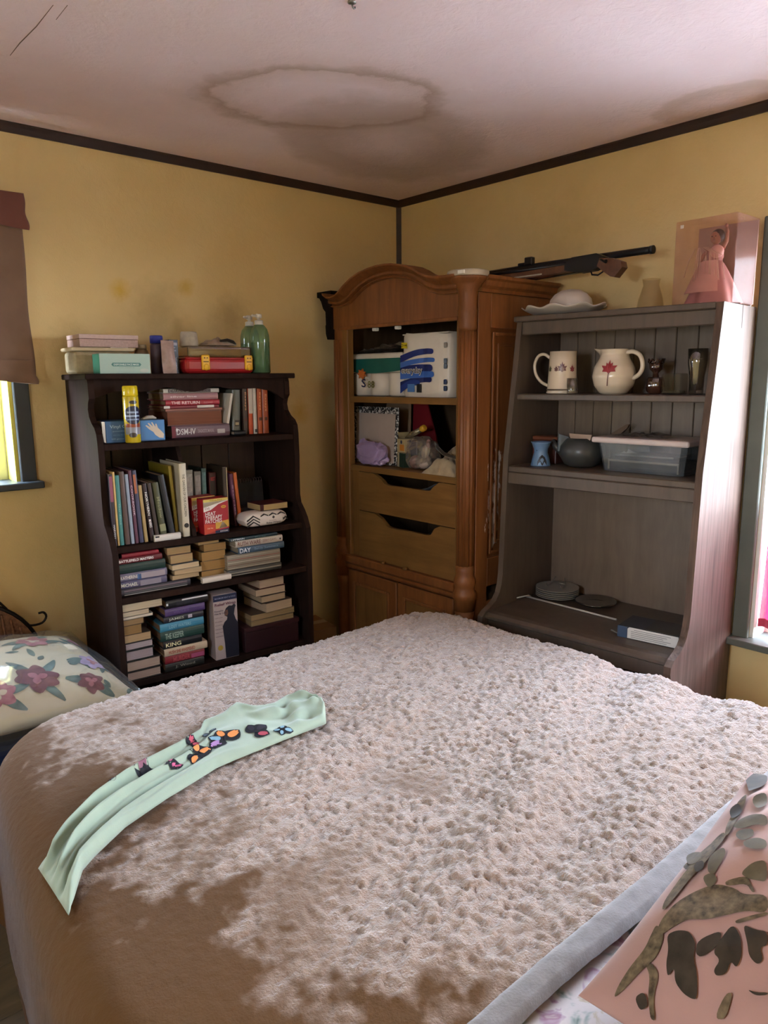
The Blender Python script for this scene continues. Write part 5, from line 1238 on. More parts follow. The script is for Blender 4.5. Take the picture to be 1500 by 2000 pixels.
def soap(label, pos, rz):
    t = thing('soap_bottle', label, 'bottle', BK, pos, rz, 'green soap bottles')
    obj('bottle_body', MB().lathe([(.034, 0), (.0375, .004), (.0375, .125), (.036, .145), (.030, .165), (.020, .178), (.015, .182)], 28), M_GREEN, t)
    obj('soap_fill', MB().lathe([(.0345, .004), (.0345, .115), (.002, .1155)], 24), plain('#7fa384', .3, .1), t, label='green liquid soap')
    obj('pump_collar', MB().lathe([(.016, .180), (.0165, .184), (.0165, .196), (.012, .198)], 20), M_PUMP, t); obj('pump_stem', MB().lathe([(.006, .198), (.006, .208)], 12), M_PUMP, t)
    obj('pump_head', MB().lathe([(.011, .206), (.012, .208), (.012, .218), (.010, .221)], 18).box(-.030, 0, -.006, .006, .209, .218, .003), M_PUMP, t)
    return t
soap('green soap pump bottle at the front beside the tackle box', (.655, -.245, ZB), 0); soap('green soap pump bottle standing behind the front one', (.657, -.160, ZB), R(20))
# ------------------------------------------------------------------ upper shelf boxes
ZU = 1.3885
t = thing('glove_box', 'blue carton of vinyl gloves lying behind the yellow spray can', 'box', BK, (.136, -.325, ZU), R(-2))
obj('carton', MB().box(-.098, .100, 0, .10, 0, .072, .001), plain('#33587c', .45, .15), t)
obj('printed_panel', MB().box(.018, .099, -.0006, 0, .004, .070), plain('#4a7fb4', .45, .1), t)
text(t, 'Vinyl Gloves', .088, .014, (-.040, -.0008, .052), plain('#a9c0d0', .5)); text(t, 'powder free', .07, .005, (-.040, -.0005, .038), plain('#8aa4b8', .5)); text(t, 'one size fits most', .05, .005, (-.05, -.0005, .026), plain('#5f86a4', .5)); text(t, '100 gloves', .04, .006, (-.06, -.0005, .012), plain('#8aa4b8', .5))
hand = [(.094, .008), (.080, .010), (.066, .020), (.060, .030), (.046, .040), (.034, .052), (.037, .055), (.052, .046), (.042, .060), (.046, .062), (.060, .048), (.054, .063), (.058, .064), (.068, .047), (.068, .058), (.072, .058), (.076, .044), (.088, .032), (.096, .022)]
obj('glove_picture', MB().prism(hand, 'y', -.0012, -.0006), plain('#c9b9a4', .5), t)
mb = MB().box(-.101, -.098, .004, .096, .002, .070, .001); obj('open_end', mb, plain('#d0cabe', .5), t, label='white open end flap')
obj('slit', MB().lathe([(.006, 0), (.006, .001)], 16, sx=1, sy=4.5, M=Matrix.Translation((-.101, .045, .036)) @ Matrix.Rotation(R(-90), 4, 'Y')), plain('#1c1c20'), t)
obj('end_flap', MB().prism([(-.100, .0), (-.106, .004), (-.110, .035), (-.109, .070), (-.106, .072), (-.100, .07)], 'y', -.004, .0), plain('#d0cabe', .5), t)
obj('glove_tip', MB().tube([(.035, .05, .0725), (.055, .048, .078), (.075, .05, .079), (.088, .05, .074)], [.003, .007, .006, .003], 8), plain('#cfc6b8', .6), t, label='white glove pulled out of the top')
t = thing('spray_can', 'tall yellow aerosol polish can in front of the glove box', 'can', BK, (.1185, -.378+.03, ZU))
cz = .187; r_ = .0255
obj('can_body', MB().lathe([(.0235, 0), (.0255, .003), (.0255, .150), (.0235, .156)], 36), plain('#b9a21e', .25, .08, .6), t)
obj('can_cap', MB().lathe([(.0240, .155), (.0250, .158), (.0245, .184), (.022, .188), (.002, .188)], 36), plain('#c9b010', .3, .06), t, label='yellow cap')
def wrap(t, nm, z0, z1, a0, a1, rr, col, rough=.3, nu=20, shape=None):
    def f(u, v):
        a = R(a0+(a1-a0)*u); zz = z0+(z1-z0)*v
        if shape: zz = (z0+z1)/2 + (zz-(z0+z1)/2)*shape(u)
        return (rr*math.cos(a), rr*math.sin(a), zz)
    return obj(nm, MB().grid(f, nu, 6), plain(col, rough, .08, .6), t)
oval = lambda u: max(.02, math.sqrt(max(0, 1-(2*u-1)**2)))
wrap(t, 'blue_label', .062, .122, -165, -20, r_+.0003, '#1d2440', .25, 24, oval); wrap(t, 'label_line', .086, .092, -150, -40, r_+.0008, '#8fa0b8', .3); wrap(t, 'label_line', .098, .104, -140, -50, r_+.0008, '#8fa0b8', .3); wrap(t, 'label_line', .075, .080, -140, -50, r_+.0008, '#7a8cae', .3)
wrap(t, 'orange_label', .052, .064, -160, -30, r_+.0002, '#8a3c1c'); wrap(t, 'grey_label', .028, .052, -165, -20, r_+.0002, '#8a8a92'); wrap(t, 'dark_oval', .128, .140, -120, -60, r_+.0004, '#1a1a1c', .3, 16, oval); wrap(t, 'shoe_print', .018, .034, -135, -75, r_+.0006, '#241c1c', .3, 16, oval)
# cardboard box in the corner
t = thing('cardboard_box', 'plain cardboard box on the floor between bookcase and armoire', 'box', WORLD, (-.735, -.155, 0), R(-8))
M_CARD = plain('#8a6a48', .8, .12, .2); obj('carton', MB().box(-.11, .11, -.10, .10, 0, .49, .002), M_CARD, t)
for s in (-1, 1): obj('flap', MB().box(-.11, .11, s*.051-.0495, s*.051+.0495, .4905, .4945), M_CARD, t)
obj('tape', MB().box(-.11, .11, -.02, .02, .495, .4955), plain('#9a8058', .35), t)
# ------------------------------------------------------------------ in the armoire
def puff(w, d, h, ex=5.0, nz=0.0, seed=0, nu=48, nv=28, fl=0.0):
    """Soft superellipsoid package resting on z=0, front towards -y."""
    def f(u, v):
        a = 2*PI*u; b_ = PI*(v-.5)
        sp = lambda c, e: math.copysign(abs(c)**(2/e), c)
        x = w/2*sp(math.cos(a), ex)*sp(math.cos(b_), ex); y = d/2*sp(math.sin(a), ex)*sp(math.cos(b_), ex); z = h/2*sp(math.sin(b_), ex)
        k = nz*vn(x*22+seed, z*22+y*9, seed) if nz else 0
        r = math.hypot(x, y) or 1
        return (x + x/r*k, y + y/r*k, z + h/2 + (k*.6 if z > 0 else 0))
    return MB().grid(f, nu, nv, closed_u=True)
M_TPW = plain('#cfc4b4', .45, .08)
t = thing('toilet_paper_pack', 'toilet paper pack with a teal top band on the armoire shelf', 'paper pack', AR, (.338, -.293, 1.5178))
for i in range(2):
    for k in range(3): obj('paper_roll', MB().lathe([(.050, 0), (.057, .006), (.057, .092), (.050, .098)], 28, (-.118+.1185*k, -.060+.118*i, .001)), M_TPW, t)
def tpw(u, v):
    x = -.176+.352*u; front = -.1185 - .006*math.cos((x+.118)*2*PI/.118)
    return (x, -.1192, .100 + .085*v)
obj('teal_band', MB().grid(lambda u, v: (tpw(u, 0)[0], tpw(u, 0)[1]-.001, .108 + .052*v - .010*math.sin(PI*u)*(1-v)), 40, 6), plain('#1c5a50', .35, .12), t, label='teal printed band')
obj('upper_wrap', MB().box(-.177, .177, -.1165, .117, .100, .183, .012, 3), M_TPW, t)
def film(u, v):
    x = -.17+.34*u; return (x, -.10+.2*v, .183 + .018*math.sin(PI*u) + max(0, u-.45)*.10*(.6+.4*vn(u*14, v*5, 5)) + .010*abs(vn(u*20, v*12, 6)))
obj('torn_film', MB().grid(film, 40, 16), clear('torn_film', '#f2eee6', .25, .15, .35, '#cfc6b8'), t, label='torn clear wrapping standing up')
st = [(-.075+(.030 if k % 2 else .017)*math.cos(k*PI/7), .095+(.024 if k % 2 else .014)*math.sin(k*PI/7)) for k in range(14)]
obj('orange_burst', MB().prism(st, 'y', -.1265, -.119), plain('#b8622c', .4), t)
text(t, 'S', .030, .036, (-.062, -.1240, .056), plain('#24284c', .4)); text(t, '88', .046, .030, (-.012, -.1240, .050), plain('#6a6428', .4))
obj('yellow_corner', MB().prism([(-.176, .012), (-.155, .02), (-.150, .05), (-.176, .07)], 'y', -.1195, -.11), plain('#b8a020', .4), t)
t = thing('paper_towel_pack', 'paper towel pack with blue brush strokes beside the toilet paper', 'paper pack', AR, (.660, -.35, 1.5178))
def ptp(u, v):
    a = 2*PI*u; c, s = math.cos(a), math.sin(a)
    x = .140*math.copysign(abs(c)**.38, c); y = .075*math.copysign(abs(s)**.38, s)
    y *= 1 - .07*math.exp(-(x/.018)**2)
    k = 1 - .06*max(0, (abs(v-.5)-.44)/.06)**2
    return (x*k, y*k + .002*vn(u*40, v*9, 8), .250*v + .006*math.sin(PI*u*4)*(v > .9))
obj('pack', MB().grid(ptp, 72, 20, closed_u=True), M_TPW, t)
obj('pack_top', MB().box(-.131, .131, -.069, .069, .247, .252, .002), M_TPW, t)
fy = lambda x: -.0755*(1 - .07*math.exp(-(x/.018)**2)) - .001
def ptpoly(nm, pts, c, off=0.0):
    mb = MB(); b = mb.bm; vs = [b.verts.new((x, 0, z)) for x, z in pts]; f = b.faces.new(vs)
    bmesh.ops.triangulate(b, faces=[f]); bmesh.ops.subdivide_edges(b, edges=b.edges, cuts=2, use_grid_fill=True)
    for v in b.verts: v.co.y = fy(v.co.x) - .0012 - off
    obj(nm, mb, plain(c, .4, .08), t)
def stroke(nm, z0, x1, w, bend, c, off, x0=-.134):
    n_ = 14; up_, dn = [], []
    for k in range(n_+1):
        q = k/n_; x = x0+(x1-x0)*q; zc = z0 + bend*math.sin(q*PI*.6); ww = w*(1-.25*q)
        up_.append((x, zc+ww/2)); dn.append((x, zc-ww/2))
    end = [(x1+ww/2*math.cos(a), zc+ww/2*math.sin(a)) for a in (PI/4, 0, -PI/4)]
    ptpoly(nm, up_ + end + dn[::-1], c, off)
stroke('blue_stroke', .152, .048, .028, .028, '#1c2c6c', 0); stroke('blue_stroke', .128, .058, .022, .018, '#3c62a8', .0004); stroke('blue_stroke', .105, .040, .036, .010, '#1a2660', .0002); stroke('blue_stroke', .086, .052, .030, .004, '#3a62a8', .0006); stroke('blue_stroke', .045, .038, .030, .026, '#1a2458', .0003); stroke('blue_stroke', .028, -.03, .030, .030, '#22387c', .0005)
text(t, 'everyday', .124, .034, (-.060, -.0835, .103), plain('#e6e0d6', .4), FRONT, 'lettering', .0003, .055); text(t, 'everyday', .118, .029, (-.060, -.0842, .103), plain('#121214', .4))
ptpoly('yellow_label', [(-.126, .196), (-.092, .194), (-.092, .217), (-.126, .219)], '#c9b41c', .0004); text(t, '2=4', .03, .012, (-.109, -.0785, .2065), plain('#1c1c1c'))
ptpoly('blue_square', [(-.09, .020), (-.048, .020), (-.048, .052), (-.09, .052)], '#4a72a8', .0012)
for k in range(6): obj('barcode_bar', MB().box(-.035+k*.0042, -.0328+k*.0042, -.080, -.075, .018, .052), plain('#2a2a2c'), t)
for z, c in ((.20, '#8f887c'), (.14, '#5c6874'), (.12, '#5c6874'), (.06, '#2a3a58'), (.035, '#2a3a58')): obj('side_print', MB().box(.112, .128, -.0785, -.070, z-.010, z+.010, .003), plain(c, .5), t)
# middle compartment
ZA = 1.2185
t = thing('marbled_board', 'white board with a black and white marbled border leaning in the armoire', 'board', AR, (.312, -.398, ZA+.002), 0, None, R(-4))
def mat_marble():
    m, n, l, b = base_mat('black_white_marbled', .5); f = noise(n, l, coords(n, l), 70, 3, .5, 1.5); r = ramp(n, [(.50, '#0e0e10'), (.56, '#c4c0ba')]); l.new(f, r.inputs[0]); l.new(r.outputs[0], b.inputs['Base Color']); return m
obj('board_border', MB().box(-.150, .150, 0, .008, 0, .250, .002), mat_marble(), t); obj('board_face', MB().box(-.125, .135, -.001, 0, .010, .222), plain('#a8978c', .5), t)
solo('cardboard_sheet', 'tan cardboard sheet standing slanted behind the purple bag', 'cardboard', MB().prism([(-.10, 0), (.085, 0), (.085, .262), (-.075, .262), (-.10, .16)], 'y', 0, .004), plain('#8a6f54', .8), AR, (.318, -.262, ZA+.001), 0, None, R(-2))
solo('red_folder', 'dark red folder standing at the back of the armoire compartment', 'folder', MB().prism([(-.052, .264), (-.052, .0), (.115, .0), (.095, .12), (.035, .264)], 'y', 0, .006), plain('#6c141e', .5), AR, (.462, -.252, ZA+.001), 0, None, R(-2))
M_PURP = plain('#9a84a8', .35, .15, .5)
def bag(w, d, h, seed, nz, ex=3.0):
    def f(u, v):
        a = 2*PI*u; b_ = PI*(v-.5); sp = lambda c, e: math.copysign(abs(c)**(2/e), c)
        x = w/2*sp(math.cos(a), ex)*sp(math.cos(b_), ex); y = d/2*sp(math.sin(a), ex)*sp(math.cos(b_), ex); z = h/2*sp(math.sin(b_), ex)
        n1 = vn(x*28+seed, z*24+y*18, seed); n2 = abs(vn(x*50+z*30, z*44-y*30, seed+3)); k = 1 + nz*(n1*.6 - n2)
        return (x*k, y*k, max(0, z*k + h/2))
    return MB().grid(f, 30, 18, smooth=False, closed_u=True)
t = thing('purple_bag', 'crumpled purple plastic bag in the armoire compartment', 'bag', AR, (.356, -.441, ZA)); obj('bag_body', bag(.200, .064, .108, 5, .22), M_PURP, t)
obj('bag_ear', MB().grid(lambda u, v: (-.09+.06*u+.02*v, -.010+.004*math.sin(u*6), .07+.05*v*(1-.5*abs(u-.4))), 8, 8), M_PURP, t)
t = thing('green_carton', 'small white and dark green carton under the orange printed one', 'box', AR, (.482, -.395, ZA), R(-18)); obj('carton', MB().box(-.045, .045, 0, .06, 0, .062, .001), plain('#a5977c', .5), t); obj('green_face', MB().box(.0, .0452, -.0006, .0602, .001, .061), plain('#1c3024', .45), t); obj('label_print', MB().box(-.035, -.012, -.0006, 0, .02, .05), plain('#8a8468', .5, .4, .4, 0, 120), t)
t = thing('orange_carton', 'cream and orange printed carton stacked on the green one', 'box', AR, (.484, -.395, ZA+.0625), R(-16), None, 0, R(-2)); obj('carton', MB().box(-.046, .048, 0, .06, 0.0015, .058, .001), plain('#ac9a74', .5), t); obj('orange_print', MB().box(.002, .044, -.0006, 0, .008, .034), plain('#c07c2c', .45), t); obj('dark_print', MB().lathe([(.008, 0), (.008, .0006)], 14, M=Matrix.Translation((.018, -.0002, .045)) @ Matrix.Rotation(R(90), 4, 'X')), plain('#28304a'), t); obj('open_flap', MB().prism([(-.046, .058), (-.02, .085), (-.016, .085), (-.040, .058)], 'y', .002, .056), plain('#ac9a74', .5), t)
t = thing('lotion_tube', 'clear tube with a yellow cap lying across the small cartons', 'tube', AR, (.542, -.345, ZA+.137), R(0), None, 0, R(-24)); obj('tube', MB().tube([(-.07, 0, .012), (-.03, 0, .014), (.03, 0, .013)], [.008, .014, .011], 12), clear('tube_plastic', '#e0d4bc', .25, .1, .5, '#9c8c6c'), t); obj('tube_cap', MB().tube([(.03, 0, .013), (.036, 0, .013), (.052, 0, .013), (.056, 0, .013)], [.010, .014, .014, .010], 14), plain('#c9982c', .4), t, label='yellow cap')
t = thing('clear_bag', 'clear plastic bag holding white and pink soft items', 'bag', AR, (.615, -.385, ZA)); obj('bag_film', bag(.155, .11, .135, 9, .16), clear('bag_film', '#f2eee8', .25, .12, .18, '#cfc4b8'), t)
obj('white_item', MB().ball((.018, -.012, .035), .040, .03, .030, 14).ball((.035, -.02, .075), .018, .016, .030, 12), plain('#b5a294', .6), t, label='white soft item'); obj('pink_item', MB().ball((-.032, -.008, .03), .030, .028, .028, 14).ball((.045, -.01, .108), .012, .010, .022, 12), plain('#a57870', .6), t, label='pinkish soft item'); obj('grey_sachet', MB().box(-.045, .005, -.040, -.032, .062, .122, .004), plain('#4a4458', .4), t)
t = thing('cloth_pile', 'heap of crumpled beige cloth at the compartment end', 'cloth', AR, (.788, -.36, ZA)); obj('upper_cloth', cloth_heap(.19, .17, .165, 71, 34, 26), fabric('beige_rag', '#7a664c', '#9a866a', .9), t, (0, .03, 0)); obj('lower_cloth', cloth_heap(.18, .14, .085, 77, 34, 26), fabric('pale_rag', '#8c7a60', '#ab997c', .9), t, (.005, -.045, 0)); obj('strap', MB().tube([(-.075, -.05, .120), (-.03, -.085, .105), (.02, -.100, .085), (.075, -.085, .070)], [.003, .007, .007, .004], 8), fabric('dark_strap', '#2c241c', None, .8), t)
for k, (z, c) in enumerate(((1.0405, '#2a2c34'), (.8305, '#3a2c2a'))):
    solo('folded_clothes', ('dark clothes inside the upper pull-out drawer', 'brown-black clothes inside the lower pull-out drawer')[k], 'clothes', cloth_heap(.48, .28, .11, 90+k, 40, 24), fabric(('dark_clothes', 'brown_clothes')[k], c, None, .9), AR, (.60, -.24, z))
# ------------------------------------------------------------------ rifles lying on top of the armoire
M_GUN = plain('#17161a', .4, .15, .5, .3); M_STOCK = wood('walnut_stock', '#4a2c20', '#6c4632', .45, (.1, 1, 1), 40)
t = thing('air_rifle', 'black rifle with a sight block jutting from the armoire top', 'rifle', WORLD, (-.165, -.95, 1.962))
zb = .047
def rl(y, z): return (0, y, z)
obj('barrel', MB().tube([rl(-.50, .052), rl(-.47, .052), rl(.0, .052), rl(.42, .048)], [.0115, .0125, .0125, .0115], 14), M_GUN, t); obj('muzzle', MB().tube([rl(-.503, .052), rl(-.49, .052)], [.014, .014], 14), M_GUN, t)
obj('receiver', MB().prism([(-.26, .008), (-.28, .05), (.30, .05), (.36, .030), (.36, .0), (.05, -.002), (-.02, .004)], 'x', -.014, .014), M_GUN, t); obj('sight_block', MB().box(-.012, .012, -.0, .036, .060, .090, .003).box(-.010, .010, .036, .07, .060, .072, .003), M_GUN, t, label='raised sight block'); obj('forend', MB().prism([(-.135, .012), (-.125, .028), (-.09, .030), (.25, .024), (.25, .0), (-.05, .002), (-.10, .006)], 'x', -.020, -.0142), M_STOCK, t)
t = thing('wooden_rifle', 'wood stocked rifle lying beside the black one with its butt over the hutch', 'rifle', WORLD, (-.225, -.95, 1.962))
obj('forearm', MB().prism([(-.26, .006), (-.26, .030), (.0, .026), (.40, .030), (.44, .018), (.44, .002), (.0, -.0)], 'x', -.016, .016), M_STOCK, t); obj('barrel', MB().tube([rl(-.20, .034), rl(.5, .034)], .008, 12), M_GUN, t); obj('action', MB().prism([(-.355, .012), (-.36, .04), (-.33, .054), (-.23, .052), (-.20, .034), (-.20, .010), (-.26, -.004), (-.32, -.002)], 'x', -.017, .017), M_GUN, t)
obj('butt', MB().prism([(-.335, .010), (-.345, .036), (-.395, .030), (-.428, .016), (-.434, -.004), (-.405, -.034), (-.39, -.030), (-.36, -.010)], 'x', -.018, .018), M_STOCK, t); obj('trigger_guard', MB().tube([rl(-.30, .0), rl(-.305, -.014), rl(-.33, -.018), rl(-.35, -.008)], .003, 6), M_GUN, t); obj('bolt_handle', MB().tube([(-.017, -.35, .03), (-.035, -.37, .022), (-.04, -.385, .018)], [.004, .004, .007], 8), M_GUN, t); obj('sling_strip', MB().box(-.018, -.0165, -.10, .03, .006, .011), plain('#b0a898', .4), t)
# ------------------------------------------------------------------ on and in the hutch
ZH = 1.8125
M_MILK = plain('#b9afa4', .3, .05, .5); M_CER = plain('#c9b8a0', .25, .06, .6)
t = thing('ruffled_platter', 'white ruffled platter at the far end of the hutch top', 'platter', HU, (-.618, -.155, ZH))
def plf(u, v):
    a = 2*PI*u; r = .02+.128*v; ruf = 1 + .035*math.cos(a*9)*v**3
    return (r*ruf*1.08*math.cos(a), r*ruf*.82*math.sin(a), .004 + .026*max(0, (v-.5)/.5)**1.6 + .006*math.cos(a*9)*v**5)
obj('dish', MB().grid(plf, 90, 14, closed_u=True), M_MILK, t).modifiers.new('Solidify', 'SOLIDIFY').thickness = .004; obj('dish_foot', MB().lathe([(.05, 0), (.045, .006)], 24), M_MILK, t)
solo('domed_cover', 'white egg-smooth domed cover resting on the ruffled platter', 'cover', MB().lathe([(.070, 0), (.080, .008), (.082, .022), (.076, .042), (.060, .060), (.036, .073), (.001, .078)], 32, sx=1.0, sy=.8), M_MILK, HU, (-.585, -.165, ZH+.0150))
t = thing('glass_vase', 'faint clear glass vase standing on the hutch top', 'vase', HU, (-.305, -.12, ZH)); obj('vase_wall', MB().lathe([(.042, 0), (.046, .006), (.040, .04), (.026, .085), (.030, .105), (.0285, .105), (.0245, .085), (.038, .04), (.043, .008)], 28), clear('vase_glass', '#f6f2ec', .05, .06, .02, '#a99a88'), t)
# doll in a clear box
t = thing('boxed_doll', 'doll in a pink dress inside a clear plastic box on the hutch end', 'doll', HU, (-.092, -.135, ZH), R(-6))
M_DRESS = plain('#b07a78', .6, .15); M_DRESS2 = plain('#c99890', .6, .1); M_SKIN = plain('#9c6a58', .6, .05); M_RAF = plain('#c9a58e', .7, .1)
obj('clear_box', MB().box(-.098, .098, -.075, .075, 0, .262, .002), clear('box_acetate', '#f3e6e0', .010, .14, .14, '#b58e84'), t); obj('box_backing', MB().box(-.096, .096, .071, .0745, .003, .258), plain('#a08070', .6, .1), t)
dl = bpy.data.objects.new('doll_figure', None); COL.objects.link(dl); dl.parent = t
def skirt(u, v):
    a = 2*PI*u; r = (.070*(1-v)**.8 + .020)*(1+.07*math.cos(a*8)*(1-v)); return (r*math.cos(a), r*.8*math.sin(a), .004+.135*v)
obj('skirt', MB().grid(skirt, 64, 14, closed_u=True), M_DRESS, dl); obj('apron_panel', MB().grid(lambda u, v: (lambda a, r: (r*math.cos(a), r*.8*math.sin(a), .040+.098*v))(R(-150+90*u), (.070*(1-.05-.72*v)**.8+.024)), 16, 10), M_DRESS2, dl); obj('bodice', MB().lathe([(.020, .136), (.026, .150), (.024, .170), (.014, .182), (.008, .190)], 20, sy=.75), M_DRESS, dl); obj('shawl', MB().ball((.012, -.016, .165), .022, .016, .020, 14), M_DRESS2, dl)
obj('head', MB().ball((0, -.002, .210), .018, .017, .021, 16).ball((0, -.019, .207), .003, .003, .004, 8), M_SKIN, dl); obj('hair', MB().ball((.002, .004, .215), .0215, .019, .022, 16), plain('#2c201e', .5), dl)
for s in (-1, 1): obj('eye', MB().ball((.006*s, -.0185, .212), .0018, .001, .0018, 8), plain('#1a1412'), dl)
obj('mouth', MB().box(-.004, .004, -.0185, -.0172, .2005, .2018), plain('#7c3a38'), dl)
obj('raised_arm', MB().tube([(.022, 0, .176), (.034, -.002, .195), (.036, -.004, .222), (.032, -.004, .236)], [.007, .006, .005, .004], 10), M_SKIN, dl); obj('hand', MB().ball((.031, -.004, .241), .005, .004, .007, 10), M_SKIN, dl); obj('lowered_arm', MB().tube([(-.022, 0, .176), (-.036, -.006, .160), (-.040, -.014, .140)], [.007, .006, .005], 10), M_SKIN, dl)
rr = random.Random(3)
for k in range(14):
    x = -.075 + .135*rr.random(); z0 = .165 - abs(x)*.3; obj('raffia_strand', MB().tube([(-.02+x*.3, -.05, .178), (x*.8, -.055, z0), (x, -.052, .05+.05*rr.random())], .0009, 4), M_RAF, dl)
obj('box_clasp', MB().box(-.082, -.072, -.0765, -.0752, .240, .250), plain('#d9cfc0', .4), t)
solo('dried_bud', 'tiny white pointed bud standing on the hutch corner', 'ornament', MB().lathe([(.004, 0), (.006, .006), (.004, .014), (.0005, .02)], 12), plain('#e0d8cc', .5), HU, (-.012, -.03, ZH))
# shelf 1
ZS = 1.5335
t = thing('leaf_mug', 'tall tapered cream mug with printed leaves and a looped handle', 'mug', HU, (-.578, -.215, ZS))
obj('mug_body', MB().lathe([(.054, 0), (.057, .004), (.054, .010), (.050, .09), (.0475, .150), (.0455, .150), (.047, .09), (.050, .012), (.001, .010)], 40), M_CER, t)
obj('handle', MB().tube(curve([(-.050, -.005, .128), (-.075, -.006, .142), (-.100, -.007, .135), (-.114, -.007, .105), (-.108, -.007, .070), (-.085, -.006, .042), (-.052, -.004, .026)]), .0058, 10), M_CER, t)
obj('base_line', MB().lathe([(.0562, .012), (.0552, .017)], 40), plain('#5c4a3c', .4), t)
def wrap_poly(t, nm, pts, radf, col, off=.0009):
    mb = MB(); b = mb.bm; vs = [b.verts.new((a, z, 0)) for a, z in pts]; f = b.faces.new(vs); bmesh.ops.triangulate(b, faces=[f]); bmesh.ops.subdivide_edges(b, edges=b.edges, cuts=1, use_grid_fill=True)
    for v in b.verts:
        a, z = v.co.x, v.co.y; r = radf(z)+off; v.co = (r*math.cos(a), r*math.sin(a), z)
    obj(nm, mb, plain(col, .35, .15), t)
def maple(ca, cz, sa, sz): return [(ca+x*sa, cz+z*sz) for x, z in ((0, 1), (.16, .55), (.42, .72), (.38, .35), (.95, .40), (.62, .05), (.75, -.25), (.2, -.28), (.05, -.45), (0, -.30), (-.05, -.45), (-.2, -.28), (-.75, -.25), (-.62, .05), (-.95, .40), (-.38, .35), (-.42, .72), (-.16, .55))]
mr_ = lambda z: .0555 - (z/.15)*.0078
wrap_poly(t, 'leaf_print', maple(R(-62), .088, .36, .026), mr_, '#6a4a4c'); wrap_poly(t, 'leaf_print', maple(R(-20), .085, .22, .020), mr_, '#7c3438'); wrap_poly(t, 'leaf_print', maple(R(-118), .085, .20, .018), mr_, '#4a4c30'); wrap_poly(t, 'leaf_print', maple(R(-86), .085, .18, .016), mr_, '#5c3c3c'); wrap_poly(t, 'leaf_center', maple(R(-62), .086, .20, .015), mr_, '#8f7a70', .0016)
t = thing('shot_glass', 'small clear glass standing before the leaf mug', 'glass', HU, (-.512, -.262, ZS)); obj('glass_wall', MB().lathe([(.016, 0), (.017, .003), (.019, .055), (.018, .055), (.0155, .008), (.001, .007)], 24), clear('drinking_glass', '#f2f0ec', .22, .04, .04, '#8a8a84'), t)
t = thing('maple_pitcher', 'round cream pitcher with a red maple leaf and a side handle', 'pitcher', HU, (-.385, -.20, ZS))
pr_ = [(.040, 0), (.048, .004), (.066, .028), (.074, .060), (.068, .092), (.052, .120), (.047, .135), (.050, .152)]
def pitch(u, v):
    k = v*(len(pr_)-1); i = min(int(k), len(pr_)-2); q = k-i; r = pr_[i][0]*(1-q)+pr_[i+1][0]*q; z = pr_[i][1]*(1-q)+pr_[i+1][1]*q
    a = 2*PI*u; da = abs((a-PI*1.02+PI) % (2*PI)-PI); lip = max(0, (v-.72)/.28)**1.5*.030*max(0, 1-da/.5)**1.5
    return ((r+lip)*math.cos(a), (r+lip)*math.sin(a), z+lip*.12)
obj('pitcher_body', MB().grid(pitch, 60, 36, closed_u=True), M_CER, t).modifiers.new('Solidify', 'SOLIDIFY').thickness = .004
obj('handle', MB().tube(curve([(.045, -.006, .140), (.070, -.008, .142), (.095, -.008, .128), (.105, -.008, .095), (.095, -.006, .068), (.070, -.004, .052)]), .0075, 10), M_CER, t); obj('base', MB().lathe([(.042, 0), (.042, .004)], 24), M_CER, t)
def prf(z):
    for (r0, z0), (r1, z1) in zip(pr_, pr_[1:]):
        if z0 <= z <= z1: return r0+(r1-r0)*(z-z0)/max(z1-z0, 1e-6)
    return .05
wrap_poly(t, 'maple_leaf_print', maple(R(-78), .084, .42, .032), prf, '#8c2c30', .0032); wrap_poly(t, 'leaf_stem_print', [(R(-79), .072), (R(-77), .072), (R(-80), .028), (R(-83), .028)], prf, '#5c2c2a', .0032)
for z0, r_, lb in ((0, .030, 'lower ribbed copper glass candle holder beside the pitcher'),):
    t = thing('glass_candle_holder', lb, 'candle holder', HU, (-.258, -.150, ZS)); M_COP = clear('copper_glass', '#a8745c', .3, .05, .45, '#5c3828')
    obj('bowl', MB().lathe([(.018, 0), (.028, .010), (.031, .030), (.027, .050), (.024, .056), (.022, .056), (.026, .03), (.018, .008)], 36, ribs=9, ramp_=.04), M_COP, t); obj('stem', MB().lathe([(.010, .056), (.008, .070), (.020, .082), (.024, .104), (.022, .104), (.017, .084)], 30, ribs=9, ramp_=.05), M_COP, t); obj('petal_rim', MB().tube([(.026*math.cos(k*PI/9), .026*math.sin(k*PI/9), .106+.010*(k % 2)) for k in range(18)], .0028, 6, True), M_COP, t)
t = thing('square_tumbler', 'dim square glass tumbler in the shade of the upper hutch shelf', 'glass', HU, (-.172, -.20, ZS)); obj('tumbler', MB().box(-.033, .033, -.033, .033, 0, .068, .006, 2), clear('dim_glass', '#e6e4e0', .10, .06, .03, '#5c5a54'), t); obj('tumbler_base', MB().box(-.028, .028, -.028, .028, .003, .012, .003), clear('dim_glass_base', '#d0d0ca', .12, .05, .08, '#7a7a72'), t)
t = thing('stem_glass', 'tall clear footed glass near the window end of the shelf', 'glass', HU, (-.098, -.205, ZS)); obj('bowl', MB().lathe([(.020, 0), (.022, .003), (.0235, .060), (.030, .10), (.032, .145), (.0305, .145), (.0285, .10), (.022, .06), (.0205, .014), (.001, .013)], 28), clear('tall_glass', '#e6e2da', .28, .04, .06, '#6a665e'), t)
t = thing('incense_stick_box', 'slim tan and grey stick box standing by the window-side panel', 'box', HU, (-.062, -.14, ZS), R(-10)); obj('carton', MB().box(-.009, .009, 0, .018, 0, .190, .001), plain('#8a6c54', .5), t); obj('grey_end', MB().box(-.0095, .0095, -.0005, .0185, .150, .1905), plain('#8f8880', .5), t)
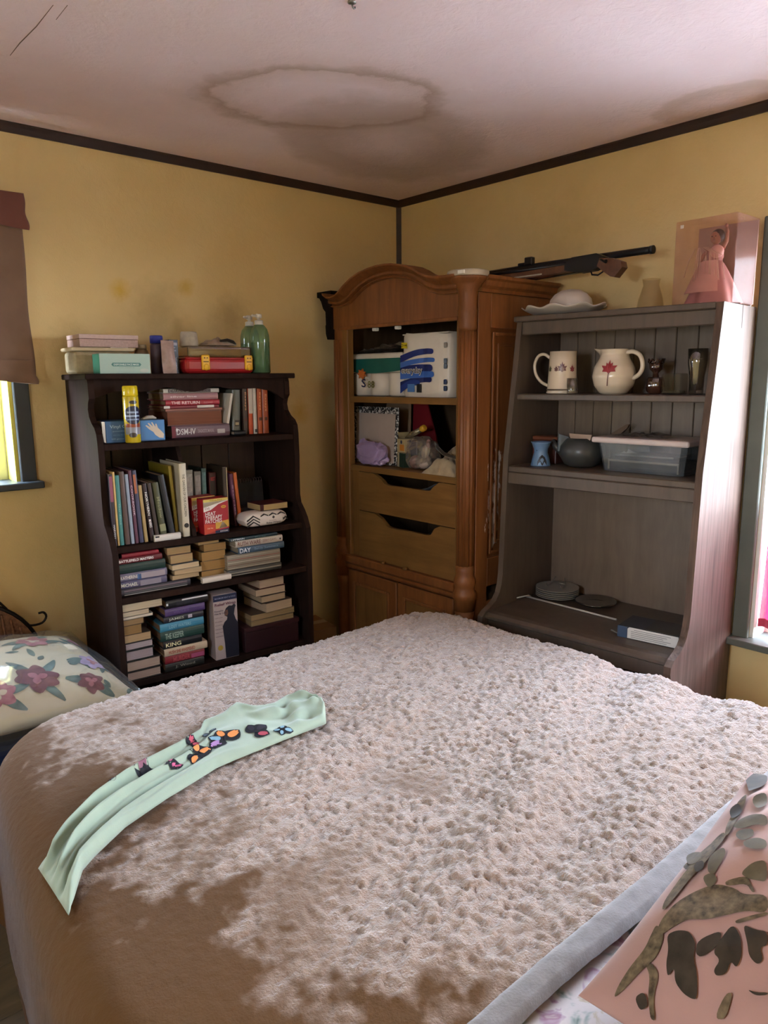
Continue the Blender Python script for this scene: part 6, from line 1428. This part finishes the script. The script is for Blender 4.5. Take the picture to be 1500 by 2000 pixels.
# shelf 2
ZS = 1.2705
t = thing('red_tin', 'dull red and brown tin at the far end of the lower hutch shelf', 'tin', HU, (-.655, -.17, ZS)); obj('tin_body', MB().box(-.052, .052, -.03, .05, 0, .088, .004, 2), plain('#4c2822', .4, .3, .4, 0, 30), t); obj('tin_lid', MB().box(-.053, .053, -.031, .051, .088, .102, .003), plain('#6a3a26', .4), t); obj('red_print', MB().box(-.045, -.012, -.0312, -.03, .03, .075), plain('#7c2a24', .4, .4, .4, 0, 50), t)
t = thing('oil_warmer', 'light blue waisted oil warmer with an arched opening', 'oil warmer', HU, (-.628, -.265, ZS))
obj('warmer_body', MB().lathe([(.036, 0), (.036, .004), (.031, .028), (.025, .048), (.026, .062), (.034, .082), (.038, .088), (.034, .088), (.024, .07)], 30), plain('#5f7c9c', .35, .08), t); wrap_poly(t, 'arched_opening', [(R(-78), .004), (R(-20), .004), (R(-20), .018), (R(-30), .034), (R(-49), .042), (R(-68), .034), (R(-78), .018)], lambda z: .0362-.0002-(z/.05)*.0105, '#1a1c24', .0012); wrap_poly(t, 'vent_dot', [(R(-92)+.06*math.cos(a), .058+.002*math.sin(a)) for a in [k*PI/4 for k in range(8)]], lambda z: .0262, '#1a1c24', .001)
t = thing('dark_bowl', 'dark round pot with a waxy cloth and card stuffed in it', 'pot', HU, (-.502, -.19, ZS)); obj('pot_body', MB().lathe([(.045, 0), (.062, .008), (.084, .045), (.080, .075), (.060, .098), (.052, .104), (.048, .100), (.058, .09), (.06, .02)], 34), plain('#3c3c3a', .35, .12), t); obj('spout', MB().tube([(-.07, -.02, .05), (-.095, -.025, .07), (-.108, -.028, .092)], [.016, .012, .008], 10), plain('#3c3c3a', .35, .12), t)
obj('card', MB().prism([(-.025, .085), (.045, .085), (.055, .118), (-.035, .120)], 'y', -.035, -.031), plain('#a08874', .6), t, label='cream card'); obj('cloth_tip', MB().grid(lambda u, v: (-.075+.04*u, -.045-.012*math.sin(u*5), .055+.070*v-.02*u*v), 10, 10), plain('#5c6468', .6), t)
solo('brown_wedge', 'brown wooden wedge tool leaning behind the storage bin', 'tool', MB().prism([(-.05, 0), (.0, .0), (.055, .05), (.06, .062), (.05, .062)], 'y', 0, .012), plain('#5c4632', .6), HU, (-.43, -.10, ZS+.09), 0)
t = thing('storage_bin', 'clear storage bin with a white lid on the lower hutch shelf', 'bin', HU, (-.243, -.185, ZS), R(-2))
def bn(w0, d0, w1, d1, z0, z1):
    mb = MB(); b = mb.bm; r = lambda w, d, z: [b.verts.new((sx*(w-cx), sy*(d-cy), z)) for sx, sy, cx, cy in ((-1, -1, .015, 0), (1, -1, .015, 0), (1, -1, 0, .015), (1, 1, 0, .015), (1, 1, .015, 0), (-1, 1, .015, 0), (-1, 1, 0, .015), (-1, -1, 0, .015))]
    A, B = r(w0, d0, z0), r(w1, d1, z1); b.faces.new(A[::-1])
    for k in range(8): b.faces.new((A[k], A[(k+1) % 8], B[(k+1) % 8], B[k]))
    return mb
obj('bin_body', bn(.142, .075, .158, .090, .001, .100), clear('bin_plastic', '#dadde0', .25, .12, .28, '#8f9598'), t); obj('bin_lid', MB().box(-.172, .172, -.104, .104, .098, .118, .007, 3), plain('#b9a8a0', .4, .05), t, label='white lid'); obj('bin_contents', MB().box(-.128, .132, -.060, .06, .006, .045, .008, 2), plain('#4a4844', .7, .4, .3, 0, 40), t)
obj('picture_frame_edge', MB().box(-.125, .128, -.0655, -.0615, .034, .040).box(-.125, -.119, -.0655, -.0615, .006, .034).box(.122, .128, -.0655, -.0615, .006, .034), plain('#a5977c', .5), t); obj('paper_scrap', MB().prism([(-.07, .066), (-.06, .072), (-.052, .066)], 'y', -.078, -.076).prism([(-.05, .066), (-.045, .080), (-.015, .068)], 'y', -.078, -.076), plain('#c9c4bc', .5), t); obj('white_paper', MB().box(-.10, .11, -.07, .05, .055, .062, .002), plain('#8f8f8c', .6), t)
t = thing('plastic_wrap', 'loose clear plastic wrap lying on the storage bin lid', 'wrap', HU, (-.275, -.19, ZS+.1185)); obj('film', MB().grid(lambda u, v: (-.11+.22*u, -.06+.12*v, .003+.016*abs(vn(u*8, v*6, 12))*math.sin(PI*u)), 30, 18), clear('loose_film', '#e6e2dc', .25, .12, .2, '#a59a90'), t)
# desk
ZD = .7355
t = thing('plate_stack', 'stack of pale rimmed dark plates on the hutch desk', 'plates', HU, (-.622, -.125, ZD)); M_PLT = plain('#1c1a18', .35, .1); M_RIM = plain('#8c8880', .35)
for k in range(5):
    obj('plate', MB().lathe([(.040, k*.0075), (.052, k*.0075+.002), (.083, k*.0075+.010), (.082, k*.0075+.0115), (.05, k*.0075+.004)], 36), M_PLT, t); obj('rim_line', MB().lathe([(.0835, k*.0075+.0094), (.0838, k*.0075+.0114)], 36), M_RIM, t)
t = thing('plate_stand', 'little dark wire easel standing on the plate stack', 'stand', HU, (-.622, -.125, ZD+.0415)); obj('wire', MB().tube([(-.030, -.03, .012), (-.034, -.02, -.000), (-.028, .01, .012), (-.020, .02, .034)], .0016, 6).tube([(.030, -.03, .012), (.034, -.02, -.000), (.028, .01, .012), (.020, .02, .034)], .0016, 6).tube([(-.028, .01, .012), (.028, .01, .012)], .0016, 6), M_STEEL, t)
t = thing('glass_dish', 'low dark glass dish lying behind the white rod', 'dish', HU, (-.46, -.118, ZD)); obj('dish', MB().lathe([(.05, 0), (.075, .010), (.078, .016), (.074, .015), (.048, .005)], 32), clear('dark_dish', '#8a8680', .3, .05, .3, '#2c2a28'), t)
t = thing('white_rod', 'thin white rod with a short crosspiece lying along the hutch desk', 'rod', HU, (-.52, -.245, ZD+.004)); obj('rod', MB().tube([(-.185, .028, .0), (.21, .0, .0)], .0038, 8), plain('#b5aea4', .4), t); obj('crosspiece', MB().tube([(-.190, -.03, .006), (-.178, .02, .006), (-.168, .034, .003)], .0028, 8), plain('#a8a198', .4), t); obj('joint', MB().ball((-.176, .03, .004), .006, .006, .005, 10), plain('#8c857c', .4), t)
t = thing('labelled_box', 'open dark carton with a white printed label on the hutch desk', 'box', HU, (-.128, -.385, ZD), R(4)); obj('carton', MB().box(-.106, .094, 0, .13, 0, .040, .001), plain('#2c3038', .5), t); obj('carton_top', MB().box(-.02, .094, .006, .128, .0402, .0412), plain('#3f3c38', .6), t); obj('label_sheet', MB().prism([(-.072, .002), (.0935, .002), (.0935, .040), (-.066, .040), (-.072, .034)], 'y', -.0008, 0), plain('#c9c6c0', .5), t); obj('blue_end', MB().box(-.1062, -.074, -.0006, .0, .001, .039), plain('#33445c', .5), t)
for k in range(5): obj('print_line', MB().box(-.060+.01*(k == 0), .07-.012*(k % 3), -.0012, -.0008, .032-.0062*k, .0335-.0062*k), plain('#6c6c6c', .6), t)
obj('flap', MB().prism([(.0, .0), (.10, .0), (.115, .026), (.06, .045), (.01, .03)], 'z', .0405, .0415, Matrix.Translation((-.105, .01, -.004)) @ Matrix.Rotation(R(35), 4, 'Z') @ Matrix.Rotation(R(-12), 4, 'X')), plain('#8f8474', .6), t); obj('flap', MB().prism([(-.106, .004), (-.135, .012), (-.132, .016), (-.106, .008)], 'y', .01, .12), plain('#6a6258', .6), t)
